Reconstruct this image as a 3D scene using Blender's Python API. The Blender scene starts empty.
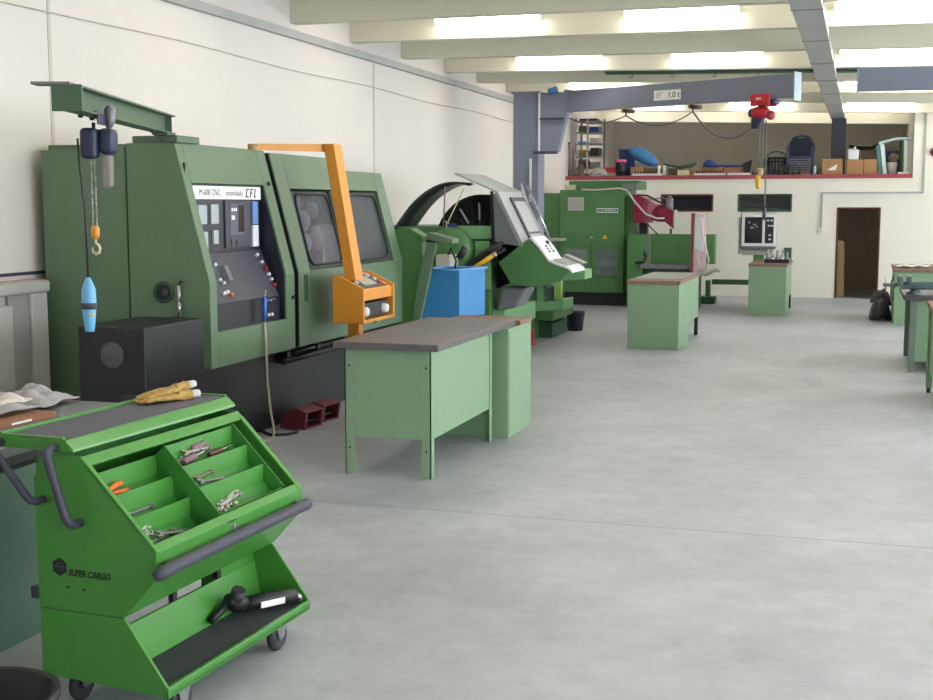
import bpy, bmesh, math, random
from mathutils import Vector, Matrix
random.seed(7)
PI = math.pi
sc = bpy.context.scene
COL = sc.collection

# ------------------------------------------------------------------ materials
def lin(c):
    return tuple(((x/255.)/12.92 if x/255. <= .04045 else ((x/255.+.055)/1.055)**2.4) for x in c)
MATS = {}
def mat(name, rgb, rough=.5, metal=0., var=.12, scale=6., bump=0., bscale=60., spec=.5, dirt=None, dirt_amt=0., dscale=3., stretch=None):
    """painted / plain surface with uneven tone, optional patches of dirt and fine relief"""
    if name in MATS: return MATS[name]
    m = bpy.data.materials.new(name); m.use_nodes = True
    nt = m.node_tree; N = nt.nodes; L = nt.links
    b = N['Principled BSDF']
    b.inputs['Metallic'].default_value = metal
    b.inputs['Specular IOR Level'].default_value = spec
    tc = N.new('ShaderNodeTexCoord')
    mp = N.new('ShaderNodeMapping')
    if stretch: mp.inputs['Scale'].default_value = stretch
    L.new(tc.outputs['Object'], mp.inputs['Vector'])
    n1 = N.new('ShaderNodeTexNoise'); n1.inputs['Scale'].default_value = scale; n1.inputs['Detail'].default_value = 5
    L.new(mp.outputs[0], n1.inputs['Vector'])
    r = N.new('ShaderNodeValToRGB')
    c = lin(rgb)
    r.color_ramp.elements[0].position = .3; r.color_ramp.elements[1].position = .7
    r.color_ramp.elements[0].color = (*[x*(1-var) for x in c], 1)
    r.color_ramp.elements[1].color = (*[min(1, x*(1+var)) for x in c], 1)
    L.new(n1.outputs['Fac'], r.inputs['Fac'])
    out = r.outputs['Color']
    if dirt:
        n2 = N.new('ShaderNodeTexNoise'); n2.inputs['Scale'].default_value = dscale; n2.inputs['Detail'].default_value = 8
        n2.inputs['Roughness'].default_value = .7
        L.new(mp.outputs[0], n2.inputs['Vector'])
        r2 = N.new('ShaderNodeValToRGB'); r2.color_ramp.elements[0].position = .5; r2.color_ramp.elements[1].position = .72
        r2.color_ramp.elements[1].color = (dirt_amt,)*3+(1,)
        L.new(n2.outputs['Fac'], r2.inputs['Fac'])
        mx = N.new('ShaderNodeMixRGB'); L.new(r2.outputs['Color'], mx.inputs['Fac'])
        L.new(out, mx.inputs['Color1']); mx.inputs['Color2'].default_value = (*lin(dirt), 1)
        out = mx.outputs['Color']
    L.new(out, b.inputs['Base Color'])
    rr = N.new('ShaderNodeMapRange'); rr.inputs['To Min'].default_value = max(.02, rough-.08); rr.inputs['To Max'].default_value = min(1, rough+.08)
    L.new(n1.outputs['Fac'], rr.inputs['Value']); L.new(rr.outputs[0], b.inputs['Roughness'])
    if bump:
        n3 = N.new('ShaderNodeTexNoise'); n3.inputs['Scale'].default_value = bscale; n3.inputs['Detail'].default_value = 4
        L.new(mp.outputs[0], n3.inputs['Vector'])
        bp = N.new('ShaderNodeBump'); bp.inputs['Strength'].default_value = bump; bp.inputs['Distance'].default_value = .01
        L.new(n3.outputs['Fac'], bp.inputs['Height']); L.new(bp.outputs[0], b.inputs['Normal'])
    MATS[name] = m
    return m

lathe_green = mat('lathe_green', (94, 118, 92), .42, var=.05, scale=2.5, dirt=(76, 98, 72), dirt_amt=.35)
bench_green = mat('bench_green', (130, 160, 128), .48, var=.05, scale=3, dirt=(112, 146, 110), dirt_amt=.4)
bench_dark = mat('bench_dark', (84, 122, 104), .5, var=.06, scale=3)
cart_green = mat('cart_green', (70, 136, 56), .34, var=.08, scale=5, dirt=(50, 108, 42), dirt_amt=.5, dscale=5)
cart_inner = mat('cart_inner', (56, 128, 52), .42, var=.1, scale=9, dirt=(34, 88, 34), dirt_amt=.7, dscale=9)
mach_green = mat('mach_green', (76, 122, 70), .42, var=.07, scale=2.5, dirt=(56, 94, 52), dirt_amt=.4)
mach_light = mat('mach_light', (120, 168, 118), .45, var=.08, scale=4)
mach_dark = mat('mach_dark', (50, 84, 62), .5, var=.1, scale=4)
beam_green = mat('beam_green', (78, 102, 80), .42, var=.06, scale=4)
black_base = mat('black_base', (27, 30, 38), .45, var=.12, scale=3)
black_tank = mat('black_tank', (18, 20, 25), .4, var=.15, scale=4)
black = mat('black', (22, 23, 26), .5, var=.15)
rubber = mat('rubber', (46, 46, 54), .6, var=.1, scale=20, bump=.1)
bumper_grey = mat('bumper_grey', (58, 58, 74), .55, var=.08, scale=20)
mat_black = mat('mat_black', (60, 60, 68), .75, var=.15, scale=14, bump=.3, bscale=160)
tray_mat = mat('tray_mat', (78, 76, 90), .6, var=.15, scale=5, bump=.1, dirt=(64, 62, 74), dirt_amt=.6)
console_grey = mat('console_grey', (64, 64, 76), .5, var=.05, scale=5)
console_dark = mat('console_dark', (28, 30, 42), .4, var=.08)
screen_dark = mat('screen_dark', (30, 34, 40), .12, var=.15, scale=2)
label_white = mat('label_white', (240, 240, 240), .5, var=.02)
ink = mat('ink', (26, 28, 30), .6, var=.05)
ink_grey = mat('ink_grey', (90, 90, 100), .6, var=.05)
sticker_blue = mat('sticker_blue', (96, 142, 200), .4, var=.05)
orange = mat('orange', (222, 148, 50), .4, var=.05, scale=5)
yellow = mat('yellow', (236, 180, 30), .4, var=.06)
steel = mat('steel', (180, 180, 184), .28, metal=.9, var=.12, scale=20)
steel_dull = mat('steel_dull', (132, 132, 138), .45, metal=.6, var=.15, scale=12)
sheet_grey = mat('sheet_grey', (158, 162, 164), .45, metal=.3, var=.06, scale=5)
panel_grey = mat('panel_grey', (120, 122, 128), .45, metal=.2, var=.05, scale=5)
blue_bin = mat('blue_bin', (62, 136, 196), .4, var=.06, scale=4, dirt=(54, 116, 172), dirt_amt=.4)
blue_cyan = mat('blue_cyan', (108, 176, 222), .4, var=.05)
blue_dark = mat('blue_dark', (34, 56, 120), .45, var=.1)
blue_tarp = mat('blue_tarp', (60, 128, 184), .5, var=.1, scale=5)
hoist_navy = mat('hoist_navy', (40, 48, 76), .45, var=.1)
bag_grey = mat('bag_grey', (132, 128, 122), .8, var=.12, scale=20, bump=.2)
crane_blue = mat('crane_blue', (124, 128, 146), .45, var=.04, scale=2)
duct_grey = mat('duct_grey', (176, 176, 172), .5, metal=.0, var=.08, scale=3)
hoist_red = mat('hoist_red', (198, 40, 52), .4, var=.08)
head_red = mat('head_red', (134, 24, 58), .35, var=.1)
pedal_red = mat('pedal_red', (112, 42, 52), .5, var=.15, scale=20)
pink_red = mat('pink_red', (212, 186, 188), .5, var=.12, scale=8)
hose_white = mat('hose_white', (206, 204, 196), .5, var=.05)
cable_black = mat('cable_black', (30, 30, 32), .5, var=.1)
cable_grey = mat('cable_grey', (96, 96, 94), .6, var=.1)
cream = mat('cream', (206, 198, 164), .6, var=.08)
glove_yellow = mat('glove_yellow', (182, 148, 84), .85, var=.25, scale=30, bump=.6, bscale=90, dirt=(120, 84, 40), dirt_amt=.5, dscale=25)
cuff_white = mat('cuff_white', (196, 200, 200), .8, var=.1, scale=40)
rag_white = mat('rag_white', (206, 200, 190), .9, var=.15, scale=18, bump=.5, bscale=30, dirt=(150, 140, 130), dirt_amt=.6, dscale=12)
rag_grey = mat('rag_grey', (160, 156, 158), .9, var=.15, scale=18, bump=.4, bscale=30)
cardboard = mat('cardboard', (168, 130, 88), .8, var=.1, scale=5)
carton_red = mat('carton_red', (150, 104, 78), .8, var=.15, scale=14)
wood = mat('wood', (186, 160, 112), .7, var=.12, scale=4, stretch=(1, 1, .15))
teal_white = mat('teal_white', (200, 226, 226), .4, var=.04)
teal = mat('teal', (120, 190, 190), .4, var=.06)
plastic_white = mat('plastic_white', (224, 226, 228), .5, var=.04)
junk_brown = mat('junk_brown', (104, 84, 68), .7, var=.25, scale=20)
tool_brown = mat('tool_brown', (128, 98, 104), .5, var=.2, scale=30)
tool_orange = mat('tool_orange', (240, 110, 30), .4, var=.05)
pink = mat('pink', (214, 84, 140), .5, var=.05)
cream_wall = mat('cream_wall', (240, 235, 224), .85, var=.02, scale=.7, bump=.15, bscale=40, dirt=(224, 216, 200), dirt_amt=.25, dscale=.6)
left_plaster = mat('left_plaster', (226, 219, 212), .85, var=.02, scale=.6, bump=.15, bscale=30, dirt=(216, 206, 198), dirt_amt=.3, dscale=.5)
ceiling_paint = mat('ceiling_paint', (224, 220, 200), .85, var=.03, scale=1.2, bump=.15, bscale=30)
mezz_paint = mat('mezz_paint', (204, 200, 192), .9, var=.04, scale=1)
sill_red = mat('sill_red', (162, 72, 82), .6, var=.08)
store_wall = mat('store_wall', (190, 172, 156), .9, var=.1, scale=2)
frame_brown = mat('frame_brown', (96, 52, 46), .5, var=.08)
cabinet_grey = mat('cabinet_grey', (176, 174, 166), .5, var=.04, scale=3)
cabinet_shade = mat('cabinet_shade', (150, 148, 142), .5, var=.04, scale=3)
joint_grey = mat('joint_grey', (206, 198, 188), .9, var=.05)

def bench_top_mat():
    m = mat('bench_top', (98, 91, 94), .38, var=.16, scale=7, dirt=(74, 66, 70), dirt_amt=.8, dscale=4, stretch=(1, .35, 1))
    return m
bench_top = bench_top_mat()
rust_top = mat('rust_top', (136, 104, 88), .6, var=.2, scale=12, dirt=(98, 88, 92), dirt_amt=.8, dscale=7)
dark_top = mat('dark_top', (96, 106, 108), .35, var=.1, scale=6)
left_top = mat('left_top', (112, 114, 116), .4, var=.1, scale=5)

def floor_mat():
    m = bpy.data.materials.new('concrete_floor'); m.use_nodes = True
    nt = m.node_tree; N = nt.nodes; L = nt.links; b = N['Principled BSDF']
    tc = N.new('ShaderNodeTexCoord')
    def noise(s, d, rough=.6, sc3=None):
        n = N.new('ShaderNodeTexNoise'); n.inputs['Scale'].default_value = s; n.inputs['Detail'].default_value = d; n.inputs['Roughness'].default_value = rough
        if sc3:
            mp = N.new('ShaderNodeMapping'); mp.inputs['Scale'].default_value = sc3; L.new(tc.outputs['Object'], mp.inputs[0]); L.new(mp.outputs[0], n.inputs['Vector'])
        else: L.new(tc.outputs['Object'], n.inputs['Vector'])
        return n
    a = noise(.5, 10, .68); c = noise(5, 10, .75); d = noise(.8, 9, .7)
    r = N.new('ShaderNodeValToRGB'); r.color_ramp.elements[0].position = .36; r.color_ramp.elements[1].position = .62
    r.color_ramp.elements[0].color = (*lin((152, 155, 161)), 1); r.color_ramp.elements[1].color = (*lin((180, 183, 190)), 1)
    L.new(a.outputs['Fac'], r.inputs['Fac'])
    r2 = N.new('ShaderNodeValToRGB'); r2.color_ramp.elements[0].position = .35; r2.color_ramp.elements[1].position = .65
    r2.color_ramp.elements[0].color = (.88, .88, .88, 1); r2.color_ramp.elements[1].color = (1.07, 1.07, 1.07, 1)
    L.new(c.outputs['Fac'], r2.inputs['Fac'])
    mx = N.new('ShaderNodeMixRGB'); mx.blend_type = 'MULTIPLY'; mx.inputs['Fac'].default_value = 1
    L.new(r.outputs[0], mx.inputs['Color1']); L.new(r2.outputs[0], mx.inputs['Color2'])
    r3 = N.new('ShaderNodeValToRGB'); r3.color_ramp.elements[0].position = .52; r3.color_ramp.elements[1].position = .72
    r3.color_ramp.elements[1].color = (.32, .32, .32, 1)
    L.new(d.outputs['Fac'], r3.inputs['Fac'])
    m2 = N.new('ShaderNodeMixRGB'); L.new(r3.outputs[0], m2.inputs['Fac']); L.new(mx.outputs[0], m2.inputs['Color1']); m2.inputs['Color2'].default_value = (*lin((148, 149, 151)), 1)
    # saw-cut joints: lines across at fixed distances
    sep = N.new('ShaderNodeSeparateXYZ'); L.new(tc.outputs['Object'], sep.inputs[0])
    def joint(axis, off, per, w):
        ad = N.new('ShaderNodeMath'); ad.operation = 'ADD'; ad.inputs[1].default_value = off; L.new(sep.outputs[axis], ad.inputs[0])
        mo = N.new('ShaderNodeMath'); mo.operation = 'PINGPONG'; mo.inputs[1].default_value = per/2; L.new(ad.outputs[0], mo.inputs[0])
        lt = N.new('ShaderNodeMath'); lt.operation = 'LESS_THAN'; lt.inputs[1].default_value = w; L.new(mo.outputs[0], lt.inputs[0])
        return lt
    j1 = joint('Y', -5.52, 6.26, .010); j2 = joint('X', 9.0, 40.0, .004)
    mxj = N.new('ShaderNodeMath'); mxj.operation = 'MAXIMUM'; L.new(j1.outputs[0], mxj.inputs[0]); L.new(j2.outputs[0], mxj.inputs[1])
    ml = N.new('ShaderNodeMath'); ml.operation = 'MULTIPLY'; ml.inputs[1].default_value = .4; L.new(mxj.outputs[0], ml.inputs[0])
    m3 = N.new('ShaderNodeMixRGB'); L.new(ml.outputs[0], m3.inputs['Fac']); L.new(m2.outputs[0], m3.inputs['Color1']); m3.inputs['Color2'].default_value = (.12, .12, .12, 1)
    L.new(m3.outputs[0], b.inputs['Base Color'])
    rr = N.new('ShaderNodeMapRange'); rr.inputs['To Min'].default_value = .36; rr.inputs['To Max'].default_value = .62
    L.new(a.outputs['Fac'], rr.inputs['Value']); L.new(rr.outputs[0], b.inputs['Roughness'])
    bp = N.new('ShaderNodeBump'); bp.inputs['Strength'].default_value = .12; bp.inputs['Distance'].default_value = .01
    L.new(c.outputs['Fac'], bp.inputs['Height']); L.new(bp.outputs[0], b.inputs['Normal'])
    return m
concrete = floor_mat()

def glass_mat(name, tint, alpha):
    m = bpy.data.materials.new(name); m.use_nodes = True
    nt = m.node_tree; N = nt.nodes; L = nt.links
    out = N['Material Output']; b = N['Principled BSDF']
    b.inputs['Base Color'].default_value = (*lin(tint), 1); b.inputs['Roughness'].default_value = .3
    nz = N.new('ShaderNodeTexNoise'); nz.inputs['Scale'].default_value = 4; nz.inputs['Detail'].default_value = 6
    tc = N.new('ShaderNodeTexCoord'); L.new(tc.outputs['Object'], nz.inputs['Vector'])
    tr = N.new('ShaderNodeBsdfTransparent')
    mx = N.new('ShaderNodeMixShader')
    mr = N.new('ShaderNodeMapRange'); mr.inputs['To Min'].default_value = alpha-.12; mr.inputs['To Max'].default_value = alpha+.12
    L.new(nz.outputs['Fac'], mr.inputs['Value']); L.new(mr.outputs[0], mx.inputs['Fac'])
    L.new(tr.outputs[0], mx.inputs[1]); L.new(b.outputs[0], mx.inputs[2]); L.new(mx.outputs[0], out.inputs['Surface'])
    return m
smoked_glass = glass_mat('smoked_glass', (104, 108, 122), .25)
clear_glass = glass_mat('clear_glass', (150, 156, 160), .45)

def emit_mat(name, rgb, s):
    m = bpy.data.materials.new(name); m.use_nodes = True
    b = m.node_tree.nodes['Principled BSDF']
    b.inputs['Base Color'].default_value = (.9, .9, .9, 1)
    b.inputs['Emission Color'].default_value = (*rgb, 1); b.inputs['Emission Strength'].default_value = s
    return m
tube_light = emit_mat('tube_light', (1, .965, .925), 14.)

# ------------------------------------------------------------------ mesh builder
class MB:
    def __init__(s): s.v = []; s.f = []; s.sm = []
    def add(s, vs, fs, M=None, smooth=False):
        o = len(s.v)
        for p in vs:
            p = Vector(p)
            if M is not None: p = M @ p
            s.v.append(p)
        for f in fs: s.f.append([o+i for i in f]); s.sm.append(smooth)
        return s
    def box(s, x0, x1, y0, y1, z0, z1, M=None):
        v = [(x0,y0,z0),(x1,y0,z0),(x1,y1,z0),(x0,y1,z0),(x0,y0,z1),(x1,y0,z1),(x1,y1,z1),(x0,y1,z1)]
        return s.add(v, [(0,3,2,1),(4,5,6,7),(0,1,5,4),(1,2,6,5),(2,3,7,6),(3,0,4,7)], M)
    def prism(s, poly, a, b, axis='Y', M=None):
        """poly: 2D points; axis Y: (x,z), X: (y,z), Z: (x,y)"""
        def P(p, t):
            return (p[0], t, p[1]) if axis == 'Y' else ((t, p[0], p[1]) if axis == 'X' else (p[0], p[1], t))
        n = len(poly)
        v = [P(p, a) for p in poly]+[P(p, b) for p in poly]
        f = [tuple(range(n))[::-1], tuple(range(n, 2*n))]+[(i, (i+1) % n, n+(i+1) % n, n+i) for i in range(n)]
        return s.add(v, f, M)
    def loft(s, A, B, smooth=False):
        """closed solid between two rings of equally many 3D points"""
        n = len(A)
        return s.add(list(A)+list(B), [tuple(range(n))[::-1], tuple(range(n, 2*n))]+[(i, (i+1) % n, n+(i+1) % n, n+i) for i in range(n)], None, smooth)
    def cyl(s, p0, p1, r0, r1=None, n=20, smooth=True):
        if r1 is None: r1 = r0
        p0, p1 = Vector(p0), Vector(p1); d = (p1-p0).normalized()
        a = d.orthogonal().normalized(); b = d.cross(a)
        v = [p0+(a*math.cos(2*PI*i/n)+b*math.sin(2*PI*i/n))*r0 for i in range(n)]+[p1+(a*math.cos(2*PI*i/n)+b*math.sin(2*PI*i/n))*r1 for i in range(n)]
        o = len(s.v)
        s.add(v, [(i, (i+1) % n, n+(i+1) % n, n+i) for i in range(n)], None, smooth)
        s.add([v[i] for i in range(n)], [tuple(range(n))[::-1]]); s.add([v[n+i] for i in range(n)], [tuple(range(n))])
        return s
    def tube(s, pts, r, n=10, closed=False):
        pts = [Vector(p) for p in pts]; m = len(pts)
        rings = []; prev = None
        for i, p in enumerate(pts):
            if closed: d = (pts[(i+1) % m]-pts[i-1]).normalized()
            else: d = (pts[min(i+1, m-1)]-pts[max(i-1, 0)]).normalized()
            if prev is None: a = d.orthogonal().normalized()
            else:
                a = prev-d*prev.dot(d)
                a = a.normalized() if a.length > 1e-6 else d.orthogonal().normalized()
            prev = a; b = d.cross(a)
            rr = r[i] if isinstance(r, (list, tuple)) else r
            rings.append([p+(a*math.cos(2*PI*k/n)+b*math.sin(2*PI*k/n))*rr for k in range(n)])
        v = [q for ring in rings for q in ring]; f = []
        for i in range(m if closed else m-1):
            j = (i+1) % m
            for k in range(n): f.append((i*n+k, i*n+(k+1) % n, j*n+(k+1) % n, j*n+k))
        s.add(v, f, None, True)
        if not closed:
            s.add(rings[0], [tuple(range(n))[::-1]]); s.add(rings[-1], [tuple(range(n))])
        return s
    def lathe(s, prof, c=(0,0,0), axis='Z', n=28, M=None):
        """prof: list of (radius, height) turned about the axis"""
        v = []; f = []
        for (r, h) in prof:
            for k in range(n):
                a = 2*PI*k/n; x, y = r*math.cos(a), r*math.sin(a)
                p = (x, y, h) if axis == 'Z' else ((h, x, y) if axis == 'X' else (x, h, y))
                v.append((p[0]+c[0], p[1]+c[1], p[2]+c[2]))
        for i in range(len(prof)-1):
            for k in range(n): f.append((i*n+k, i*n+(k+1) % n, (i+1)*n+(k+1) % n, (i+1)*n+k))
        return s.add(v, f, M, True)
    def ball(s, c, rx, ry=None, rz=None, n=14, m=9, M=None, jit=0):
        ry = ry or rx; rz = rz or rx
        v = []; f = []
        for i in range(m+1):
            t = PI*i/m
            for k in range(n):
                a = 2*PI*k/n; q = 1+random.uniform(-jit, jit)
                v.append((c[0]+rx*math.sin(t)*math.cos(a)*q, c[1]+ry*math.sin(t)*math.sin(a)*q, c[2]+rz*math.cos(t)*q))
        for i in range(m):
            for k in range(n): f.append((i*n+k, (i+1)*n+k, (i+1)*n+(k+1) % n, i*n+(k+1) % n))
        return s.add(v, f, M, True)
    def build(s, name, m, parent=None, bevel=0., world=True, seg=2, merge=True):
        """link as ONE mesh object; world=True: the points are in world space"""
        vs = s.v
        me = bpy.data.meshes.new(name)
        o = bpy.data.objects.new(name, me)
        if parent is not None:
            o.parent = parent
            if world:
                W = WM[parent.name].inverted(); vs = [W @ p for p in vs]
            WM[o.name] = WM[parent.name].copy()
        elif world:
            xs = [p.x for p in vs]; ys = [p.y for p in vs]; zs = [p.z for p in vs]
            c = Vector(((min(xs)+max(xs))/2, (min(ys)+max(ys))/2, min(zs)))
            vs = [p-c for p in vs]; o.location = c; WM[o.name] = Matrix.Translation(c)
        me.from_pydata([tuple(p) for p in vs], [], s.f)
        for p, q in zip(me.polygons, s.sm): p.use_smooth = q
        if merge:
            bm = bmesh.new(); bm.from_mesh(me)
            bmesh.ops.remove_doubles(bm, verts=bm.verts, dist=1e-5)
            bmesh.ops.recalc_face_normals(bm, faces=bm.faces)
            bm.to_mesh(me); bm.free()
        me.materials.append(m)
        COL.objects.link(o)
        if bevel:
            md = o.modifiers.new('bevel', 'BEVEL'); md.width = bevel; md.segments = seg; md.limit_method = 'ANGLE'; md.angle_limit = math.radians(40)
            md.harden_normals = False
        return o
WM = {}
def thing(name, label, cat, loc=(0,0,0), rz=0., group=None):
    o = bpy.data.objects.new(name, None); COL.objects.link(o)
    o.location = loc; o.rotation_euler = (0, 0, rz); o.empty_display_size = .1
    WM[o.name] = Matrix.Translation(loc) @ Matrix.Rotation(rz, 4, 'Z')
    return tag(o, label, cat, group)
def tag(o, label, cat, group=None):
    o['label'] = label; o['category'] = cat
    if group: o['group'] = group
    return o
def struct(o): o['kind'] = 'structure'; return o
def copy_thing(o, loc, label, rz=None, parent=None):
    c = o.copy(); COL.objects.link(c)
    if parent is None:
        c.location = loc; c['label'] = label
        if rz is not None: c.rotation_euler = (0, 0, rz)
    else: c.parent = parent
    for ch in [x for x in ALL_CHILDREN(o)]: copy_thing(ch, None, None, None, c)
    return c
def ALL_CHILDREN(o): return [x for x in bpy.data.objects if x.parent == o]
def text(s, name, m, size, M, parent, depth=.001, shear=0., space=1., sx=1., align='LEFT', bold=0., w=None, h=None):
    cu = bpy.data.curves.new('txt', 'FONT'); cu.body = s; cu.size = size; cu.extrude = depth; cu.shear = shear; cu.space_character = space
    cu.align_x = align; cu.offset = bold; cu.resolution_u = 3
    t = bpy.data.objects.new('txt', cu); COL.objects.link(t)
    bpy.context.view_layer.update()
    me = bpy.data.meshes.new_from_object(t.evaluated_get(bpy.context.evaluated_depsgraph_get()))
    bpy.data.objects.remove(t); bpy.data.curves.remove(cu)
    me.name = name
    if parent is not None: W = WM[parent.name].inverted()
    else: W = Matrix.Identity(4)
    if w:
        xs = [v.co.x for v in me.vertices]; ys = [v.co.y for v in me.vertices]
        me.transform(Matrix.Translation((-min(xs), -min(ys), 0))); me.transform(Matrix.Diagonal((w/(max(xs)-min(xs)), h/(max(ys)-min(ys)), 1, 1)))
    me.transform(W @ M @ Matrix.Diagonal((sx, 1, 1, 1)))
    me.materials.clear(); me.materials.append(m)
    o = bpy.data.objects.new(name, me); COL.objects.link(o); o.parent = parent
    WM[o.name] = WM[parent.name].copy() if parent is not None else Matrix.Identity(4)
    return o
def frame_M(origin, right, up):
    r = Vector(right).normalized(); u = Vector(up); u = (u-r*u.dot(r)).normalized(); n = r.cross(u)
    M = Matrix((( r.x, u.x, n.x, origin[0]), (r.y, u.y, n.y, origin[1]), (r.z, u.z, n.z, origin[2]), (0, 0, 0, 1)))
    return M
def catenary(a, b, sag, n=12):
    a, b = Vector(a), Vector(b)
    return [a.lerp(b, i/n)-Vector((0, 0, sag*4*(i/n)*(1-i/n))) for i in range(n+1)]

# ------------------------------------------------------------------ room shell
XL, XR, YF, YB = -6.3, 7.0, 27.38, -5.0
ZB = 4.01             # underside of the roof beams
struct(MB().box(XL-.3, XR+.3, YB-.3, 34.2, -.2, 0).build('floor', concrete))
struct(MB().box(XL-.3, XR+.3, YB-.3, 34.2, 4.55, 4.75).build('ceiling', ceiling_paint))
# left wall with panel joints
w = struct(MB().box(XL-.3, XL, YB-.3, 34.2, 0, 4.55).build('wall_left', left_plaster))
for i, yj in enumerate((1.75, 8.82, 15.89, 22.96)):
    struct(MB().box(XL, XL+.006, yj-.02, yj+.02, 0, 3.88).build('trim_1', joint_grey))
# far wall: lower storey with louvred windows and doorway, upper part right of the storage loft
fw = MB()
W1 = (-4.17, -3.05, 1.81, 2.18); W2 = (-2.53, -1.41, 1.81, 2.18); DR = (-.496, .376, 0, 1.9)
holes = sorted([W1, W2, DR]); x = XL
for (a, b, z0, z1) in holes:
    fw.box(x, a, YF, YF+.2, 0, 2.5)
    if z0 > 0: fw.box(a, b, YF, YF+.2, 0, z0)
    fw.box(a, b, YF, YF+.2, z1, 2.5)
    x = b
fw.box(x, XR, YF, YF+.2, 0, 2.5); fw.box(.97, XR, YF, YF+.2, 2.5, 4.55)
struct(fw.build('wall_far', cream_wall, merge=False))
struct(MB().box(XL, .97, YF-.02, YF+.2, 2.5, 2.585).build('trim_2', sill_red, bevel=.004))
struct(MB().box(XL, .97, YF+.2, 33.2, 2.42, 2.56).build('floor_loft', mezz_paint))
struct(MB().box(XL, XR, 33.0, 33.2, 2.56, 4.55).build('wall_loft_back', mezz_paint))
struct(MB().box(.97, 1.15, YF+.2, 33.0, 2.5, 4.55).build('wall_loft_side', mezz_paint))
# store room behind the doorway
struct(MB().box(-1.6, 1.6, 30.2, 30.3, 0, 2.42).build('wall_store_back', store_wall))
struct(MB().box(-1.7, -1.6, YF+.2, 30.3, 0, 2.42).build('wall_store_left', store_wall))
struct(MB().box(1.6, 1.7, YF+.2, 30.3, 0, 2.42).build('wall_store_right', store_wall))
# door frame
d = struct(MB().box(-.496, -.466, YF-.01, YF+.2, 0, 1.9).box(.346, .376, YF-.01, YF+.2, 0, 1.9).box(-.466, .346, YF-.01, YF+.2, 1.87, 1.9).build('door_1', frame_brown, bevel=.003))
# louvred windows
for i, (a, b, z0, z1) in enumerate((W1, W2)):
    w = MB()
    w.box(a, a+.04, YF-.015, YF+.16, z0, z1).box(b-.04, b, YF-.015, YF+.16, z0, z1).box(a+.04, b-.04, YF-.015, YF+.16, z0, z0+.035).box(a+.04, b-.04, YF-.015, YF+.16, z1-.035, z1)
    w = struct(w.build('window_%d' % (i+1), frame_brown if i == 0 else mach_dark, bevel=.003))
    sl = MB()
    for k in range(5):
        z = z0+.055+k*.058
        sl.prism([(YF+.03, z+.0), (YF+.11, z+.045), (YF+.112, z+.05), (YF+.032, z+.006)], a+.04, b-.04, 'X')
    sl.build('louvre', steel_dull if i else console_grey, w)
    MB().box(a+.04, b-.04, YF+.13, YF+.14, z0+.035, z1-.035).build('pane', screen_dark, w)
# right wall: piers between wide open bays that let daylight in; rear wall with an open gate
rw = MB()
rw.box(XR, XR+.3, YB-.3, 34.2, 0, .9).box(XR, XR+.3, YB-.3, 34.2, 3.9, 4.55)
y = YB-.3
for k in range(7):
    rw.box(XR, XR+.3, y, y+.5, .9, 3.9); y += 5.2
rw.box(XR, XR+.3, 27, 34.2, .9, 3.9)
struct(rw.build('wall_right', cream_wall, merge=False))
struct(MB().box(XL, -5, YB-.3, YB, 0, 4.55).box(5, XR, YB-.3, YB, 0, 4.55).box(-5, 5, YB-.3, YB, 0, 4.55).build('wall_rear', cream_wall, merge=False))

# roof beams, every second one carries the lamps on its near face
LIT = [4.0, 7.7, 11.4, 15.08, 18.87, 22.45, 27.2]
DARK = [-1.5, 2.15, 5.85, 9.55, 13.33, 16.95, 20.6, 24.6, 31.0]
def slope(x, y=15.): return (-.03+.03*max(0, min(1, (22.4-y)/10.)))*(x-XL) if y < 22.4 else -.028*(x-XL)
for n, yb in enumerate(sorted(LIT+DARK)):
    t = .16 if yb != 27.2 else .17
    b = MB().prism([(XL, ZB), (XR, ZB+slope(XR, yb)), (XR, 4.56), (XL, 4.56)], yb, yb+t)
    struct(b.build('trim_%d' % (n+10), ceiling_paint, bevel=.006))
# fluorescent strip lamps
COLS = [-4.43, -2.08, .29, 2.62, 4.95]
rown = ['over the tool cart', 'over the near lathe', 'over the near bench', 'in nearest visible row', 'in second visible row', 'in third row behind crane boom', 'in farthest row by loft']
coln = ['nearest left wall', 'second from left wall', 'just right of duct', 'fourth from left wall', 'nearest right wall']
proto = None
for r_, yb in enumerate(LIT):
    for c_, xc in enumerate(COLS):
        z = 4.215+slope(xc, yb)
        lab = 'fluorescent strip lamp %s, %s' % (rown[r_], coln[c_])
        loc = (xc, yb-.17, z)
        if proto is None:
            t = thing('strip_lamp', lab, 'lamp', loc, 0, 'fluorescent strip lamps under the roof')
            MB().box(-.66, .66, .10, .17, -.02, .05).build('housing', plastic_white, t, bevel=.006, world=False)
            g = MB()
            g.tube([(-.65, 0, 0), (-.64, 0, 0), (.64, 0, 0), (.65, 0, 0)], [.035, .055, .055, .035], 14).build('diffuser', tube_light, t, world=False)
            for sx in (-1, 1): MB().box(sx*.655-.012, sx*.655+.012, -.02, .11, -.02, .03).build('end_cap', plastic_white, t, bevel=.004, world=False)
            proto = t
        else: copy_thing(proto, loc, lab)

for k, xc in enumerate((-5.2, -3.4, -1.6, .0)):  # extra lamps hidden behind the roof beams, added to brighten the loft
    copy_thing(proto, (xc, 30.4, 4.42), 'unseen strip lamp added to brighten the loft, ' + ('nearest left wall', 'second from left wall', 'third from left wall', 'nearest right end')[k])
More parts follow.
